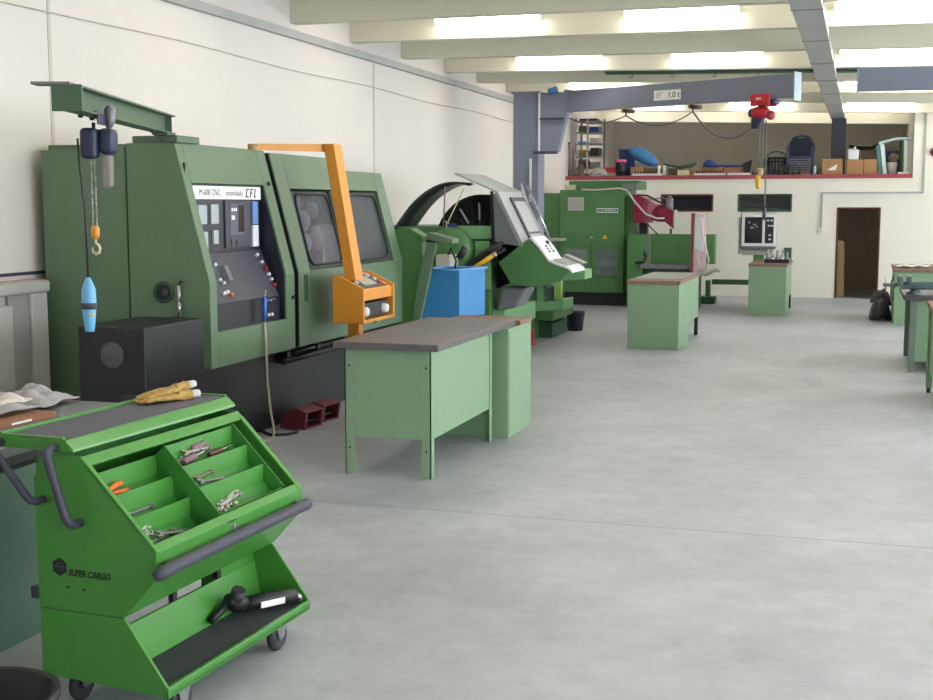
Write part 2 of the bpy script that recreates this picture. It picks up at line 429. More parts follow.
# ------------------------------------------------------------------ services
o = MB().box(XL+.002, XL+.07, -2, YF-.03, 3.84, 3.93).build('cable_trunking', duct_grey, bevel=.004); tag(o, 'long grey cable trunking running high along the left wall', 'trunking')
o = MB().tube([(XL+.02, y, 3.5+.015*math.sin(y*1.3)) for y in [k*.8-2 for k in range(36)]], .008, 6).build('wall_cable', joint_grey); tag(o, 'thin pale cable clipped along the left wall below the trunking', 'cable')
t = thing('cable_duct', 'wide grey sheet metal duct under the roof beams ending in a post at the loft', 'duct', (-.6, 12, 3.9))
g = MB().box(-.71, -.42, -2, 28.6, 3.80, 3.89); g.build('duct_body', duct_grey, t, bevel=.004)
for k in range(12):
    yy = .6+k*2.4; MB().box(-.717, -.413, yy, yy+.03, 3.794, 3.895).build('joint_band', steel_dull, t)
MB().box(-.68, -.38, 28.35, 28.65, 2.56, 3.80).build('post', mat('post_grey', (74, 80, 92), .5, var=.08), t, bevel=.004)
o = MB().prism([(-3.8, 3.935), (XR, 3.70), (XR, 3.74), (-3.8, 3.99)], 19.08, 19.3); o = o.build('cable_tray', mach_dark); tag(o, 'flat dark tray hung under the second lit roof beam above the crane boom', 'tray')
for k in range(5):
    xx = -3.4+k*.62; zz = 3.91-.022*k*.62
    MB().tube([(xx, 19.15, zz+.01), (xx+.03, 19.15, zz-.02), (xx+.0, 19.15, zz-.05), (xx-.03, 19.15, zz-.02)], .008, 6).build('hook', steel_dull, None)
for q in [q for q in bpy.data.objects if q.name.startswith('hook') and q.parent is None]:
    l = q.location.copy(); q.parent = o; q.location = l-o.location
t = thing('wall_conduit', 'grey conduit on the far wall stepping down beside the doorway to a socket', 'conduit', (1.18, YF, 1.43))
g = MB().box(1.165, 1.2, YF-.03, YF, 2.19, 3.9).box(-.82, 1.165, YF-.03, YF, 2.185, 2.22).box(-.82, -.785, YF-.03, YF, 1.46, 2.185)
g.build('pipe', duct_grey, t)
MB().box(-.86, -.745, YF-.05, YF, 1.36, 1.47).build('socket', plastic_white, t, bevel=.006)
t = thing('fire_bell', 'round red alarm bell high on the far wall right of the loft', 'bell', (1.36, YF, 2.98))
MB().lathe([(0, -.07), (.05, -.068), (.085, -.045), (.095, -.012), (.095, 0)], (1.38, YF-.01, 3.02), 'Y').build('bell_dome', head_red, t)
MB().cyl((1.38, YF-.012, 3.02), (1.38, YF, 3.02), .05).build('mounting_plate', black, t)
t = thing('loft_pipe', 'thin brown pipe standing at the left end of the loft edge', 'pipe', (-6.24, 27.45, 2.58))
MB().cyl((-6.24, 27.45, 2.585), (-6.24, 27.45, 3.3), .018, n=10).build('pipe', frame_brown, t)
MB().cyl((-6.24, 27.45, 3.3), (-6.24, 27.45, 3.33), .028, n=10).build('cap', frame_brown, t)
# grey cabinet on left wall
t = thing('steel_cabinet', 'light grey steel cabinet with a rounded top rail against the left wall', 'cabinet', (-6.15, 7.2, 0))
MB().box(-6.29, -6.12, 6.0, 8.36, 0, 1.3).build('body', cabinet_grey, t, bevel=.005)
MB().box(-6.29, -6.05, 6.0, 8.38, 1.27, 1.37).build('top_rail', cabinet_grey, t, bevel=.03, seg=3)
MB().box(-6.12, -6.06, 8.14, 8.34, 0, 1.27).build('corner_post', cabinet_grey, t, bevel=.01)
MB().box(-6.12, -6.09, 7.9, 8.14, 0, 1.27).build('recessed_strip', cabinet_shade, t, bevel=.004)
MB().box(-6.12, -6.05, 6.1, 7.9, .1, 1.2).build('door', cabinet_grey, t, bevel=.01)
struct(MB().box(XL, XL+.02, YB, 8.7, 1.40, 1.425).build('trim_3', console_grey))

# ------------------------------------------------------------------ main turning machine (CNC lathe)
XB = -6.17
L = thing('cnc_lathe', 'large green turning machine with sloping front, control recess and two dark windows', 'lathe', (-5.5, 10.5, 0))
def slx(z): return -4.70-(z-1.36)*.2594      # x of the sloping front at height z
def prof(top, zb=.70, xb=XB): return [(xb, zb), (-4.70, zb), (-4.70, 1.36), (slx(top), top), (xb, top)]
# near unit
MB().prism(prof(2.42, xb=-5.395), 8.46, 8.57).build('side_panel', lathe_green, L, bevel=.006)
MB().prism([(XB, .02), (-5.415, .02), (-5.415, 2.40), (XB, 2.375)], 8.475, 8.57).build('side_panel', lathe_green, L, bevel=.006)
MB().prism(prof(2.42, xb=-5.3), 9.785, 9.955).build('front_pillar', lathe_green, L, bevel=.006)
MB().box(-5.3, -4.70, 8.57, 9.785, .70, .975).build('apron', lathe_green, L, bevel=.004)
MB().prism([(slx(2.117)-.0, 2.117), (slx(2.42), 2.42), (XB, 2.42), (XB, 2.117)], 8.57, 9.785).build('head_panel', lathe_green, L, bevel=.004)
MB().box(XB, -5.35, 8.57, 9.985, .02, 2.117).build('rear_housing', lathe_green, L)
MB().box(-5.352, -4.71, 9.765, 9.785, .975, 2.117).build('recess_lining', console_dark, L) if False else None
MB().prism([(-5.34, .98), (-4.715, .98), (-4.715, 1.36), (slx(2.11)-.012, 2.11), (-5.34, 2.11)], 9.768, 9.784).build('recess_lining', console_dark, L)
MB().prism([(-5.34, .98), (-4.715, .98), (-4.715, 1.36), (slx(2.11)-.012, 2.11), (-5.34, 2.11)], 8.571, 8.585).build('recess_lining', console_dark, L)
# recess contents
ip = MB().box(-5.3, -4.93, 8.585, 9.768, 1.57, 2.115).build('instrument_panel', console_dark, L, bevel=.003)
MB().prism([(-4.93, 1.57), (-4.76, 1.18), (-5.25, 1.18), (-5.25, 1.57)], 8.585, 9.768).build('sloping_desk', console_grey, L, bevel=.003)
MB().box(-5.25, -4.755, 8.585, 9.768, .975, 1.178).build('lower_fascia', console_dark, L)
# name board
nb = MB().box(-4.945, -4.905, 8.60, 9.74, 1.995, 2.10).build('name_board', label_white, L, bevel=.002)
text('M-600 CNC', 'lettering', ink_grey, .062, frame_M((-4.9045, 8.70, 2.025), (0, 1, 0), (0, 0, 1)), nb, w=.33, h=.05)
text('mondiale', 'lettering', ink_grey, .056, frame_M((-4.9045, 9.13, 2.025), (0, 1, 0), (0, 0, 1)), nb, w=.28, h=.045)
lg = MB()
def sl_box(y, z0, z1, w):   # leaning bar of the emblem
    k = .25
    lg.prism([(y+(z0-2.0)*k, z0), (y+w+(z0-2.0)*k, z0), (y+w+(z1-2.0)*k, z1), (y+(z1-2.0)*k, z1)], -4.9048, -4.902, 'X')
sl_box(9.46, 2.012, 2.085, .014); sl_box(9.46, 2.075, 2.085, .05); sl_box(9.46, 2.012, 2.022, .05)
sl_box(9.535, 2.012, 2.085, .014); sl_box(9.535, 2.075, 2.085, .05); sl_box(9.535, 2.045, 2.054, .04)
sl_box(9.61, 2.012, 2.085, .014); sl_box(9.61, 2.012, 2.022, .03)
lg.build('emblem', ink, nb)
# control unit with screen
cu = MB().box(-4.94, -4.915, 9.13, 9.57, 1.60, 1.985).build('control_unit', console_grey, L, bevel=.004)
MB().box(-4.918, -4.91, 9.20, 9.44, 1.70, 1.96).build('bezel', mat('bezel', (92, 92, 108), .5, var=.05), cu, bevel=.003)
MB().box(-4.912, -4.905, 9.34, 9.43, 1.73, 1.95).build('screen', screen_dark, cu, bevel=.002)
MB().box(-4.912, -4.905, 9.22, 9.27, 1.83, 1.865).build('switch', label_white, cu)
for k in range(3): MB().box(-4.912, -4.905, 9.22+k*.035, 9.238+k*.035, 1.90, 1.925).build('indicator', label_white, cu)
MB().box(-4.914, -4.907, 9.21, 9.43, 1.615, 1.675).build('key_strip', console_grey, cu, bevel=.002)
MB().box(-4.912, -4.904, 9.28, 9.31, 1.62, 1.665).build('switch', black, cu)
MB().box(-4.93, -4.91, 9.60, 9.70, 1.79, 1.98).build('card_pocket', sticker_blue, L, bevel=.002)
MB().box(-4.93, -4.91, 9.60, 9.70, 1.60, 1.78).build('card_pocket', plastic_white, L, bevel=.002)
for (y0, y1, z0, z1) in ((8.70, 8.83, 1.80, 1.95), (8.90, 9.02, 1.80, 1.955), (8.74, 8.84, 1.60, 1.74), (8.93, 9.01, 1.64, 1.75)):
    MB().box(-4.94, -4.915, y0, y1, z0, z1).build('gauge', mat('gauge_white', (168, 176, 182), .4, var=.05), L, bevel=.003)
# desk controls follow the slope from (-4.93,1.57) to (-4.76,1.18)
def desk(y, t, h=0.):   # t 0 top..1 bottom, h height off the desk
    x = -4.93+.17*t; z = 1.57-.39*t
    n = Vector((.39, 0, .17)).normalized()
    return Vector((x, y, z))+n*h
for (y, t, m_) in ((8.86, .25, plastic_white), (8.84, .55, plastic_white), (8.88, .62, plastic_white), (8.82, .82, plastic_white), (8.88, .8, plastic_white), (8.93, .86, tool_orange),
                  (9.63, .12, plastic_white), (9.66, .28, plastic_white), (9.69, .42, hoist_red), (9.70, .55, plastic_white), (9.71, .66, plastic_white), (9.73, .78, hoist_red)):
    MB().cyl(desk(y, t, -.002), desk(y, t, .03), .015, .013, 12).build('push_button', m_, L)
g = MB(); a, b = desk(8.98, .3, 0), desk(8.98, .62, 0)
g.loft([desk(8.95, .28, 0), desk(9.03, .28, 0), desk(9.03, .62, 0), desk(8.95, .62, 0)], [desk(8.96, .3, .035), desk(9.02, .3, .035), desk(9.02, .6, .035), desk(8.96, .6, .035)]).build('keypad', mat('keypad_grey', (112, 110, 122), .5, var=.05), L)
for yy in (9.53, 9.59): MB().cyl((-4.756, yy, 1.03), (-4.735, yy, 1.03), .014, n=12).build('jack', plastic_white, L)
MB().box(-4.757, -4.745, 9.47, 9.53, 1.07, 1.12).build('switch', black, L)
MB().cyl((-4.74, 9.40, 1.145), (-4.74, 9.775, 1.165), .006, n=8).build('rail', steel, L)
# sliding-door unit
T2, T3 = 2.405, 2.288
MB().prism(prof(T2, xb=-5.3), 10.045, 10.29).build('front_pillar', lathe_green, L, bevel=.006)
MB().prism(prof(T3, xb=-5.3), 12.41, 12.655).build('front_pillar', lathe_green, L, bevel=.006)
MB().box(-5.3, -4.70, 10.29, 12.41, .70, 1.368).build('sliding_door', lathe_green, L, bevel=.004)
MB().prism([(slx(2.095), 2.095), (slx(T2), T2), (XB, T2), (XB, 2.095)], 10.29, 11.35).build('head_panel', lathe_green, L, bevel=.004)
MB().prism([(slx(2.095), 2.095), (slx(T3), T3), (XB, T3), (XB, 2.095)], 11.35, 12.41).build('head_panel', lathe_green, L, bevel=.004)
MB().box(XB, -5.75, 10.02, 12.655, .02, 2.095).build('rear_housing', lathe_green, L)
MB().box(XB, -5.3, 12.6, 12.655, .7, 2.28).build('end_panel', lathe_green, L)
MB().box(-5.16, -5.04, 11.52, 11.64, T3, T3+.12).build('sensor_box', beam_green, L, bevel=.01)
MB().prism([(-5.3, .705), (-4.706, .705), (-4.706, 1.36), (-4.975, 2.396), (-5.3, 2.396)], 10.03, 10.0445).build('gap_seal', black, L)
MB().box(-4.72, -4.696, 10.15, 10.215, 1.10, 1.335).build('grip_slot', mach_dark, L, bevel=.004)
MB().box(-4.702, -4.69, 10.15, 10.162, 1.10, 1.335).box(-4.702, -4.69, 10.203, 10.215, 1.10, 1.335).build('grip_rim', beam_green, L)
# windows in the sloping front
def slq(y0, y1, z0, z1, h0, h1):
    n = Vector((1, 0, .2594)).normalized()
    c = [Vector((slx(z0), y0, z0)), Vector((slx(z0), y1, z0)), Vector((slx(z1), y1, z1)), Vector((slx(z1), y0, z1))]
    return [p+n*h0 for p in c], [p+n*h1 for p in c]
for (y0, y1) in ((10.31, 11.16), (11.20, 12.39)):
    gl = MB(); gl.loft(*slq(y0, y1, 1.385, 2.08, -.03, -.022)); gl = gl.build('window_pane', smoked_glass, L)
    r = .09; pts = []
    for (cy, cz, a0) in ((y1-.06-r, 2.05-r, 0), (y0+.05+r, 2.05-r, 90), (y0+.05+r, 1.41+r, 180), (y1-.06-r, 1.41+r, 270)):
        for k in range(5):
            a = math.radians(a0+k*22.5); z = cz+r*math.sin(a); pts.append((slx(z)-.012, cy+r*math.cos(a), z))
    MB().tube(pts, .011, 6, closed=True).build('gasket', black, gl)
MB().prism([(slx(2.08)-.03, 2.08), (slx(1.385)-.03, 1.385), (slx(1.385)-.012, 1.385), (slx(2.08)-.012, 2.08)], 11.16, 11.20).build('window_divider', black, L)
# inside: turret, chuck and tailstock seen dimly through the glass
MB().cyl((-5.45, 10.25, 1.78), (-5.45, 10.5, 1.78), .3, n=32).build('chuck', steel, L, bevel=.01)
for (y, x, z, r) in ((10.62, -5.10, 1.58, .11), (10.72, -5.12, 1.80, .10), (10.92, -5.10, 1.64, .12), (10.62, -5.14, 1.98, .07), (10.98, -5.12, 1.90, .08)):
    x = slx(z)-.15
    MB().lathe([(0, .05), (r*.5, .05), (r*.55, .03), (r, .02), (r, -.03)], (x, y, z), 'X', 24).build('turret_disc', mat('disc_grey', (150, 150, 158), .4, var=.1), L)
MB().box(-5.74, -5.15, 10.5, 11.1, 1.42, 2.06).build('turret', steel_dull, L, bevel=.02)
MB().box(-5.74, -5.2, 11.7, 12.35, 1.2, 1.75).build('tailstock', steel_dull, L, bevel=.04)
MB().box(-5.75, -5.31, 10.3, 12.4, 1.0, 1.2).build('bed', console_grey, L)
# knobs, screws, hole and lever
for (y, z) in ((9.87, 2.13), (9.90, 1.15)):
    xx = slx(z) if z > 1.36 else -4.70
    MB().cyl((xx-.005, y, z), (xx+.02, y, z+.004), .018, n=12).build('knob', black, L)
MB().cyl((-4.93, 8.44, 2.22), (-4.93, 8.462, 2.22), .006, n=8).build('screw', black, L) if False else None
MB().prism([(-4.905, 2.19), (-4.895, 2.19), (-4.918, 2.27), (-4.93, 2.27)], 8.505, 8.515).build('slot', black, L) if False else None
MB().box(slx(2.22)-.004, slx(2.22)+.006, 8.505, 8.52, 2.17, 2.27).build('grip_slot', black, L)
MB().lathe([(.062, -.012), (.085, -.012), (.085, .0), (.062, .0)], (-5.095, 8.458, 1.285), 'Y').build('port_rim', mach_dark, L)
MB().cyl((-5.095, 8.453, 1.285), (-5.095, 8.459, 1.285), .062).build('port', black, L)
MB().cyl((-5.075, 8.44, 1.285), (-5.075, 8.455, 1.285), .028).build('spindle_bore', console_grey, L)
lv = MB().tube([(-4.95, 8.43, 1.09), (-4.95, 8.43, 1.20), (-4.955, 8.43, 1.21), (-4.95, 8.43, 1.22), (-4.95, 8.43, 1.34)], [.014, .014, .008, .014, .012], 10).build('lever', steel, L)
MB().box(-4.99, -4.92, 8.40, 8.46, 1.05, 1.10).build('lever_base', frame_brown, L, bevel=.008)
MB().tube([(-4.955, 8.45, 1.34), (-4.945, 8.44, 1.37), (-4.92, 8.44, 1.365)], .006, 6).build('lever_hook', black, L)
# plinth and guide rails
MB().box(-6.05, -4.90, 8.55, 12.6, 0, .70).build('plinth', black_base, L, bevel=.006)
MB().cyl((-4.80, 9.9, .585), (-4.80, 11.35, .585), .028, n=14).build('guide_rail', black, L)
MB().cyl((-4.83, 10.15, .635), (-4.83, 11.35, .635), .022, n=14).build('guide_rail', black, L)
for yy in (10.0, 10.65, 11.3): MB().box(-4.9, -4.79, yy-.03, yy+.03, .56, .66).build('rail_bracket', black, L)
# jib mount on top
MB().box(-5.35, -4.96, 8.48, 8.82, 2.42, 2.475).build('jib_mount', beam_green, L, bevel=.006)

# dark coolant tank in front of near end
t = thing('coolant_tank', 'black box tank with a round mesh vent at the near end of the lathe', 'tank', (-4.75, 7.8, 0))
MB().box(-5.13, -4.61, 7.38, 8.19, 0, 1.12).build('body', black_tank, t, bevel=.008)
vt = MB().cyl((-4.86, 7.372, .93), (-4.86, 7.382, .93), .09, n=28).build('vent', mat('mesh_grey', (76, 76, 86), .6, var=.2, scale=60), t)
g = MB()
for k in range(9):
    xx = -4.932+k*.018; hh = math.sqrt(max(0, .08**2-(xx+4.86)**2)); g.cyl((xx-hh*.3, 7.37, .93-hh*.95), (xx+hh*.3, 7.37, .93+hh*.95), .0028, n=6)
g.build('mesh', panel_grey, vt)
MB().box(-4.80, -4.64, 7.373, 7.382, .42, .66).build('hatch', mat('hatch_green', (40, 50, 44), .5, var=.1), t, bevel=.002)

# foot pedals
def pedal(loc, rz, lab):
    t = thing('foot_pedal', lab, 'pedal', loc, rz, 'foot pedals beside the lathe plinth')
    m = MB()
    m.prism([(-.12, 0), (.10, 0), (.12, .135), (.02, .165), (-.12, .09)], -.105, -.085).prism([(-.12, 0), (.10, 0), (.12, .135), (.02, .165), (-.12, .09)], .085, .105)
    m.prism([(-.12, .08), (.02, .155), (.12, .127), (.12, .135), (.02, .165), (-.12, .09)], -.085, .085).box(-.12, .10, -.085, .085, 0, .012).box(-.12, -.11, -.085, .085, 0, .085)
    m.build('guard', pedal_red, t, bevel=.004, world=False)
    MB().prism([(-.10, .03), (.07, .045), (.07, .06), (-.10, .045)], -.07, .07).build('treadle', black, t, bevel=.003, world=False)
    MB().cyl((-.03, -.075, .04), (-.03, .075, .04), .008, n=8).build('hinge_pin', steel, t, world=False)
    t.scale = (1.15, 1.4, 1.15)
    return t
pedal((-4.66, 9.98, 0), math.radians(-8), 'dark red foot pedal beside the lathe plinth, the nearer of two')
pedal((-4.66, 10.36, 0), math.radians(-8), 'dark red foot pedal beside the lathe plinth, the farther of two')
o = MB().tube([(-4.89, 9.60, .02), (-4.72, 9.48, .012), (-4.60, 9.55, .012), (-4.57, 9.68, .012), (-4.62, 9.85, .012), (-4.66, 9.94, .03)], .013, 8).build('pedal_cable', cable_black); tag(o, 'black cable looping from the foot pedals back to the lathe plinth', 'cable')

# blue air gun with hose
t = thing('air_gun', 'blue air blow gun hooked on the rail of the lathe recess', 'air gun', (-4.70, 9.33, .99))
MB().tube([(-4.685, 9.33, .99), (-4.685, 9.335, 1.08), (-4.69, 9.34, 1.16), (-4.69, 9.345, 1.20)], [.014, .018, .022, .012], 10).build('grip', sticker_blue if False else mat('gun_blue', (40, 96, 190), .4, var=.05), t)
MB().cyl((-4.69, 9.345, 1.18), (-4.68, 9.46, 1.15), .006, n=8).build('trigger', mat('gun_blue', (40, 96, 190)), t)
MB().cyl((-4.69, 9.345, 1.195), (-4.70, 9.40, 1.25), .005, n=8).build('nozzle', steel, t)
o = MB().tube([(-4.685, 9.33, .985), (-4.675, 9.33, .8), (-4.67, 9.33, .5), (-4.64, 9.32, .25), (-4.60, 9.30, .1), (-4.60, 9.28, .012), (-4.66, 9.18, .01), (-4.8, 9.14, .01), (-4.89, 9.2, .012)], .011, 8).build('air_hose', mat('hose_beige', (186, 176, 156), .5, var=.08))
tag(o, 'beige air hose hanging from the blue air gun down to the floor', 'hose')

# orange pendant arm with operator box
t = thing('control_pendant', 'orange swing arm with orange operator box and key panel in front of the lathe', 'control panel', (-4.35, 10.4, .5))
MB().cyl((-5.0, 9.8, 2.405), (-5.0, 9.8, 2.47), .045, n=20).build('pivot', wood, t)
MB().loft([(-5.03, 9.76, 2.42), (-4.96, 9.86, 2.42), (-4.96, 9.86, 2.47), (-5.03, 9.76, 2.47)], [(-4.60, 10.36, 2.42), (-4.50, 10.46, 2.42), (-4.50, 10.46, 2.49), (-4.60, 10.36, 2.49)]).build('top_arm', orange, t, bevel=.005)
def ring(xc, yc, z, wx, wy, rz=0): return [(xc-wx, yc-wy, z), (xc+wx, yc-wy, z), (xc+wx, yc+wy, z), (xc-wx, yc+wy, z)]
MB().loft(ring(-4.33, 10.42, 1.28, .05, .09), ring(-4.53, 10.42, 2.49, .05, .09)).build('drop_arm', orange, t, bevel=.006)
MB().box(-4.38, -4.27, 10.37, 10.47, .2, .92).build('post', orange, t, bevel=.006)
MB().box(-4.46, -4.18, 10.25, 10.6, .185, .2).build('foot_plate', orange, t) if False else None
pb = [(-4.47, .90), (-4.17, .90), (-4.17, 1.215), (-4.42, 1.335), (-4.47, 1.335)]
MB().prism(pb, 10.24, 10.27).build('side_cheek', orange, t, bevel=.008)
MB().prism(pb, 10.98, 11.01).build('side_cheek', orange, t, bevel=.008)
bx = MB(); bx.prism([(-4.47, .9), (-4.18, .9), (-4.18, .93), (-4.47, .93)], 10.27, 10.98); bx.prism([(-4.47, .93), (-4.44, .93), (-4.44, 1.32), (-4.47, 1.32)], 10.27, 10.98)
bx.prism([(-4.44, 1.10), (-4.19, 1.10), (-4.19, 1.195), (-4.42, 1.31), (-4.44, 1.31)], 10.27, 10.98); bx.build('box_body', orange, t, bevel=.004)
def topq(y0, y1, t0, t1, h):
    A = Vector((-4.42, 0, 1.31)); B = Vector((-4.19, 0, 1.195)); n = Vector((.115, 0, .23)).normalized()
    a, b = A.lerp(B, t0), A.lerp(B, t1)
    c = [Vector((b.x, y0, b.z)), Vector((b.x, y1, b.z)), Vector((a.x, y1, a.z)), Vector((a.x, y0, a.z))]
    return c, [p+n*h for p in c]
kp = MB().loft(*topq(10.32, 10.93, .06, .9, .008)).build('key_panel', console_grey, t)
MB().loft(*topq(10.45, 10.75, .2, .75, .013)).build('display', mat('keys_cream', (170, 170, 150), .5, var=.2, scale=60), kp)
for (y, q, m_) in ((10.36, .2, plastic_white), (10.36, .55, plastic_white), (10.82, .2, plastic_white), (10.85, .45, plastic_white), (10.82, .7, hoist_red), (10.88, .8, yellow)):
    c, d_ = topq(y-.018, y+.018, q-.06, q+.06, .024); MB().loft(c, d_).build('key', m_, kp, bevel=.003)
MB().box(-4.44, -4.22, 10.30, 10.95, .94, 1.07).build('switch_block', console_dark, t, bevel=.004)
for y in (10.36, 10.84): MB().lathe([(0, .045), (.035, .045), (.042, .03), (.045, 0)], (-4.22, y, 1.0), 'X', 20).build('handwheel', plastic_white, t)
MB().box(-4.2, -4.165, 10.55, 10.63, .885, .90).build('latch', steel, t)

# green I-beam jib on top of the lathe with hoist
dv = Vector((-.76, 2.31, 0)).normalized(); rv = Vector((dv.y, -dv.x, 0))
A0 = Vector((-4.36, 6.29, 0))
t = thing('jib_beam', 'green steel I-beam jib cantilevered from the top of the lathe', 'beam', tuple(A0+dv*2.3+Vector((0, 0, 2.475))))
def bb(mb, s0, s1, w0, w1, z0, z1):
    c = lambda s, w, z: A0+dv*s+rv*w+Vector((0, 0, z))
    return mb.loft([c(s0, w0, z0), c(s0, w1, z0), c(s0, w1, z1), c(s0, w0, z1)], [c(s1, w0, z0), c(s1, w1, z0), c(s1, w1, z1), c(s1, w0, z1)])
g = MB(); bb(g, .02, 2.48, -.06, .06, 2.49, 2.502); bb(g, .02, 2.48, -.007, .007, 2.502, 2.623); bb(g, .02, 2.48, -.06, .06, 2.623, 2.635)
g.build('girder', beam_green, t, merge=False)
bb(MB(), 2.36, 2.375, -.055, .055, 2.502, 2.623).build('stiffener', beam_green, t)
bb(MB(), 0, .02, -.115, .062, 2.487, 2.64).build('end_plate', beam_green, t, bevel=.003)
bb(MB(), -.03, .1, -.22, .0, 2.637, 2.652).build('cable_arm', steel_dull, t)
bb(MB(), 2.2, 2.48, -.055, .055, 2.4755, 2.49).build('base_pad', beam_green, t, bevel=.004)
MB().tube([A0+dv*1.75+rv*.03+Vector((0, 0, 2.5)), A0+dv*1.8+rv*.04+Vector((0, 0, 2.46)), A0+dv*2.18+rv*.04+Vector((0, 0, 2.425))], .006, 6).build('cable', cable_black, t)

A0 = Vector((-4.68, 6.72, 0))
def hp(s, w, z): return A0+dv*s+rv*w+Vector((0, 0, z))
t = thing('chain_hoist', 'dark blue electric chain hoist on a trolley under the green jib beam', 'hoist', tuple(hp(.5, 0, 2.2)))
MB().loft([hp(.32, -.06, 2.25), hp(.44, -.06, 2.25), hp(.44, .05, 2.25), hp(.32, .05, 2.25)], [hp(.32, -.06, 2.45), hp(.44, -.06, 2.45), hp(.44, .05, 2.45), hp(.32, .05, 2.45)]).build('gear_case', hoist_navy, t, bevel=.03, seg=3)
MB().loft([hp(.36, .05, 2.28), hp(.52, .05, 2.28), hp(.52, .15, 2.28), hp(.36, .15, 2.28)], [hp(.36, .05, 2.45), hp(.52, .05, 2.45), hp(.52, .15, 2.45), hp(.36, .15, 2.45)]).build('motor', hoist_navy, t, bevel=.035, seg=3)
MB().loft([hp(.38, .045, 2.3), hp(.50, .045, 2.3), hp(.50, .065, 2.3), hp(.38, .065, 2.3)], [hp(.38, .045, 2.44), hp(.50, .045, 2.44), hp(.50, .065, 2.44), hp(.38, .065, 2.44)]).build('flange', black, t)
MB().tube([hp(.46, .0, 2.44), hp(.46, .0, 2.49)], .012, 8).build('suspension', black, t)
for s in (.34, .60):
    for sd in (-1, 1):
        MB().cyl(hp(s, sd*.035, 2.535), hp(s, sd*.06, 2.535), .022, n=14).build('trolley_wheel', black, t)
MB().loft([hp(.30, .068, 2.47), hp(.64, .068, 2.47), hp(.64, .075, 2.47), hp(.30, .075, 2.47)], [hp(.30, .068, 2.54), hp(.64, .068, 2.54), hp(.64, .075, 2.54), hp(.30, .075, 2.54)]).build('trolley_plate', hoist_navy, t)
MB().tube([hp(.52, .08, 2.60), hp(.52, .095, 2.58), hp(.52, .095, 2.50), hp(.51, .08, 2.44)], [.025, .04, .035, .012], 12).build('trolley_motor', steel_dull, t)
MB().loft([hp(.40, .06, 2.05), hp(.48, .06, 2.05), hp(.48, .12, 2.07), hp(.40, .12, 2.07)], [hp(.38, .055, 2.28), hp(.50, .055, 2.28), hp(.50, .12, 2.28), hp(.38, .12, 2.28)]).build('chain_bag', bag_grey, t, bevel=.015)
g = MB()
for k in range(30):
    z = 2.24-k*.0145; a = (k % 2)*PI/2
    for dxx in (-.012, .012):
        c = hp(.42, dxx, z); r_ = rv if k % 2 else dv
        g.tube([c+r_*.005*math.cos(q*PI/3)+Vector((0, 0, .010*math.sin(q*PI/3))) for q in range(6)], .0022, 5, closed=True)
g.build('chain', steel, t)
c0 = hp(.42, 0, 0)
MB().lathe([(.0, 1.815), (.02, 1.812), (.028, 1.795), (.028, 1.745), (.018, 1.725), (0, 1.722)], (c0.x, c0.y, 0)).build('hook_block', orange, t)
hk = [hp(.42, 0, 1.725), hp(.42, 0, 1.70), hp(.42, .018, 1.685), hp(.42, .026, 1.662), hp(.42, .018, 1.637), hp(.42, 0, 1.628), hp(.42, -.018, 1.638), hp(.42, -.024, 1.655), hp(.42, -.02, 1.672)]
MB().tube(hk, [.008, .009, .010, .011, .012, .012, .010, .007, .004], 10).build('hook', cream, t)
# pendant cable and push-button control
MB().tube([hp(.33, -.07, 2.38), hp(.32, -.06, 2.2), hp(.32, -.035, 1.9), hp(.32, -.03, 1.48)], .007, 8).build('pendant_cable', cable_black, t)
pc = hp(.32, -.03, 0)
pd = MB().tube([(pc.x, pc.y, 1.475), (pc.x, pc.y, 1.44), (pc.x, pc.y, 1.40), (pc.x, pc.y, 1.29), (pc.x, pc.y, 1.15), (pc.x, pc.y, 1.12)], [.014, .03, .046, .05, .034, .03], 12).build('push_button_pendant', blue_cyan, t)
MB().cyl((pc.x, pc.y, 1.27), (pc.x, pc.y, 1.31), .054, n=16).build('grip_band', console_grey, pd)
MB().cyl((pc.x, pc.y-.03, 1.235), (pc.x+.045, pc.y-.02, 1.235), .011, n=10).build('button', yellow, pd)
MB().cyl((pc.x-.01, pc.y-.035, 1.37), (pc.x-.01, pc.y-.043, 1.37), .011, n=10).build('button', label_white, pd)
MB().tube([(pc.x-.03, pc.y, 1.30), (pc.x-.045, pc.y, 1.2), (pc.x-.03, pc.y, 1.12)], .008, 8).build('guard', console_grey, pd)

HZ = bpy.data.objects['chain_hoist']; lz = HZ.location.copy()
HZ.scale = (.931,)*3; HZ.location = (-4.505+(lz.x-hp(.42, 0, 0).x)*.931, 6.70+(lz.y-hp(.42, 0, 0).y)*.931, 1.95+(lz.z-1.95)*.931)

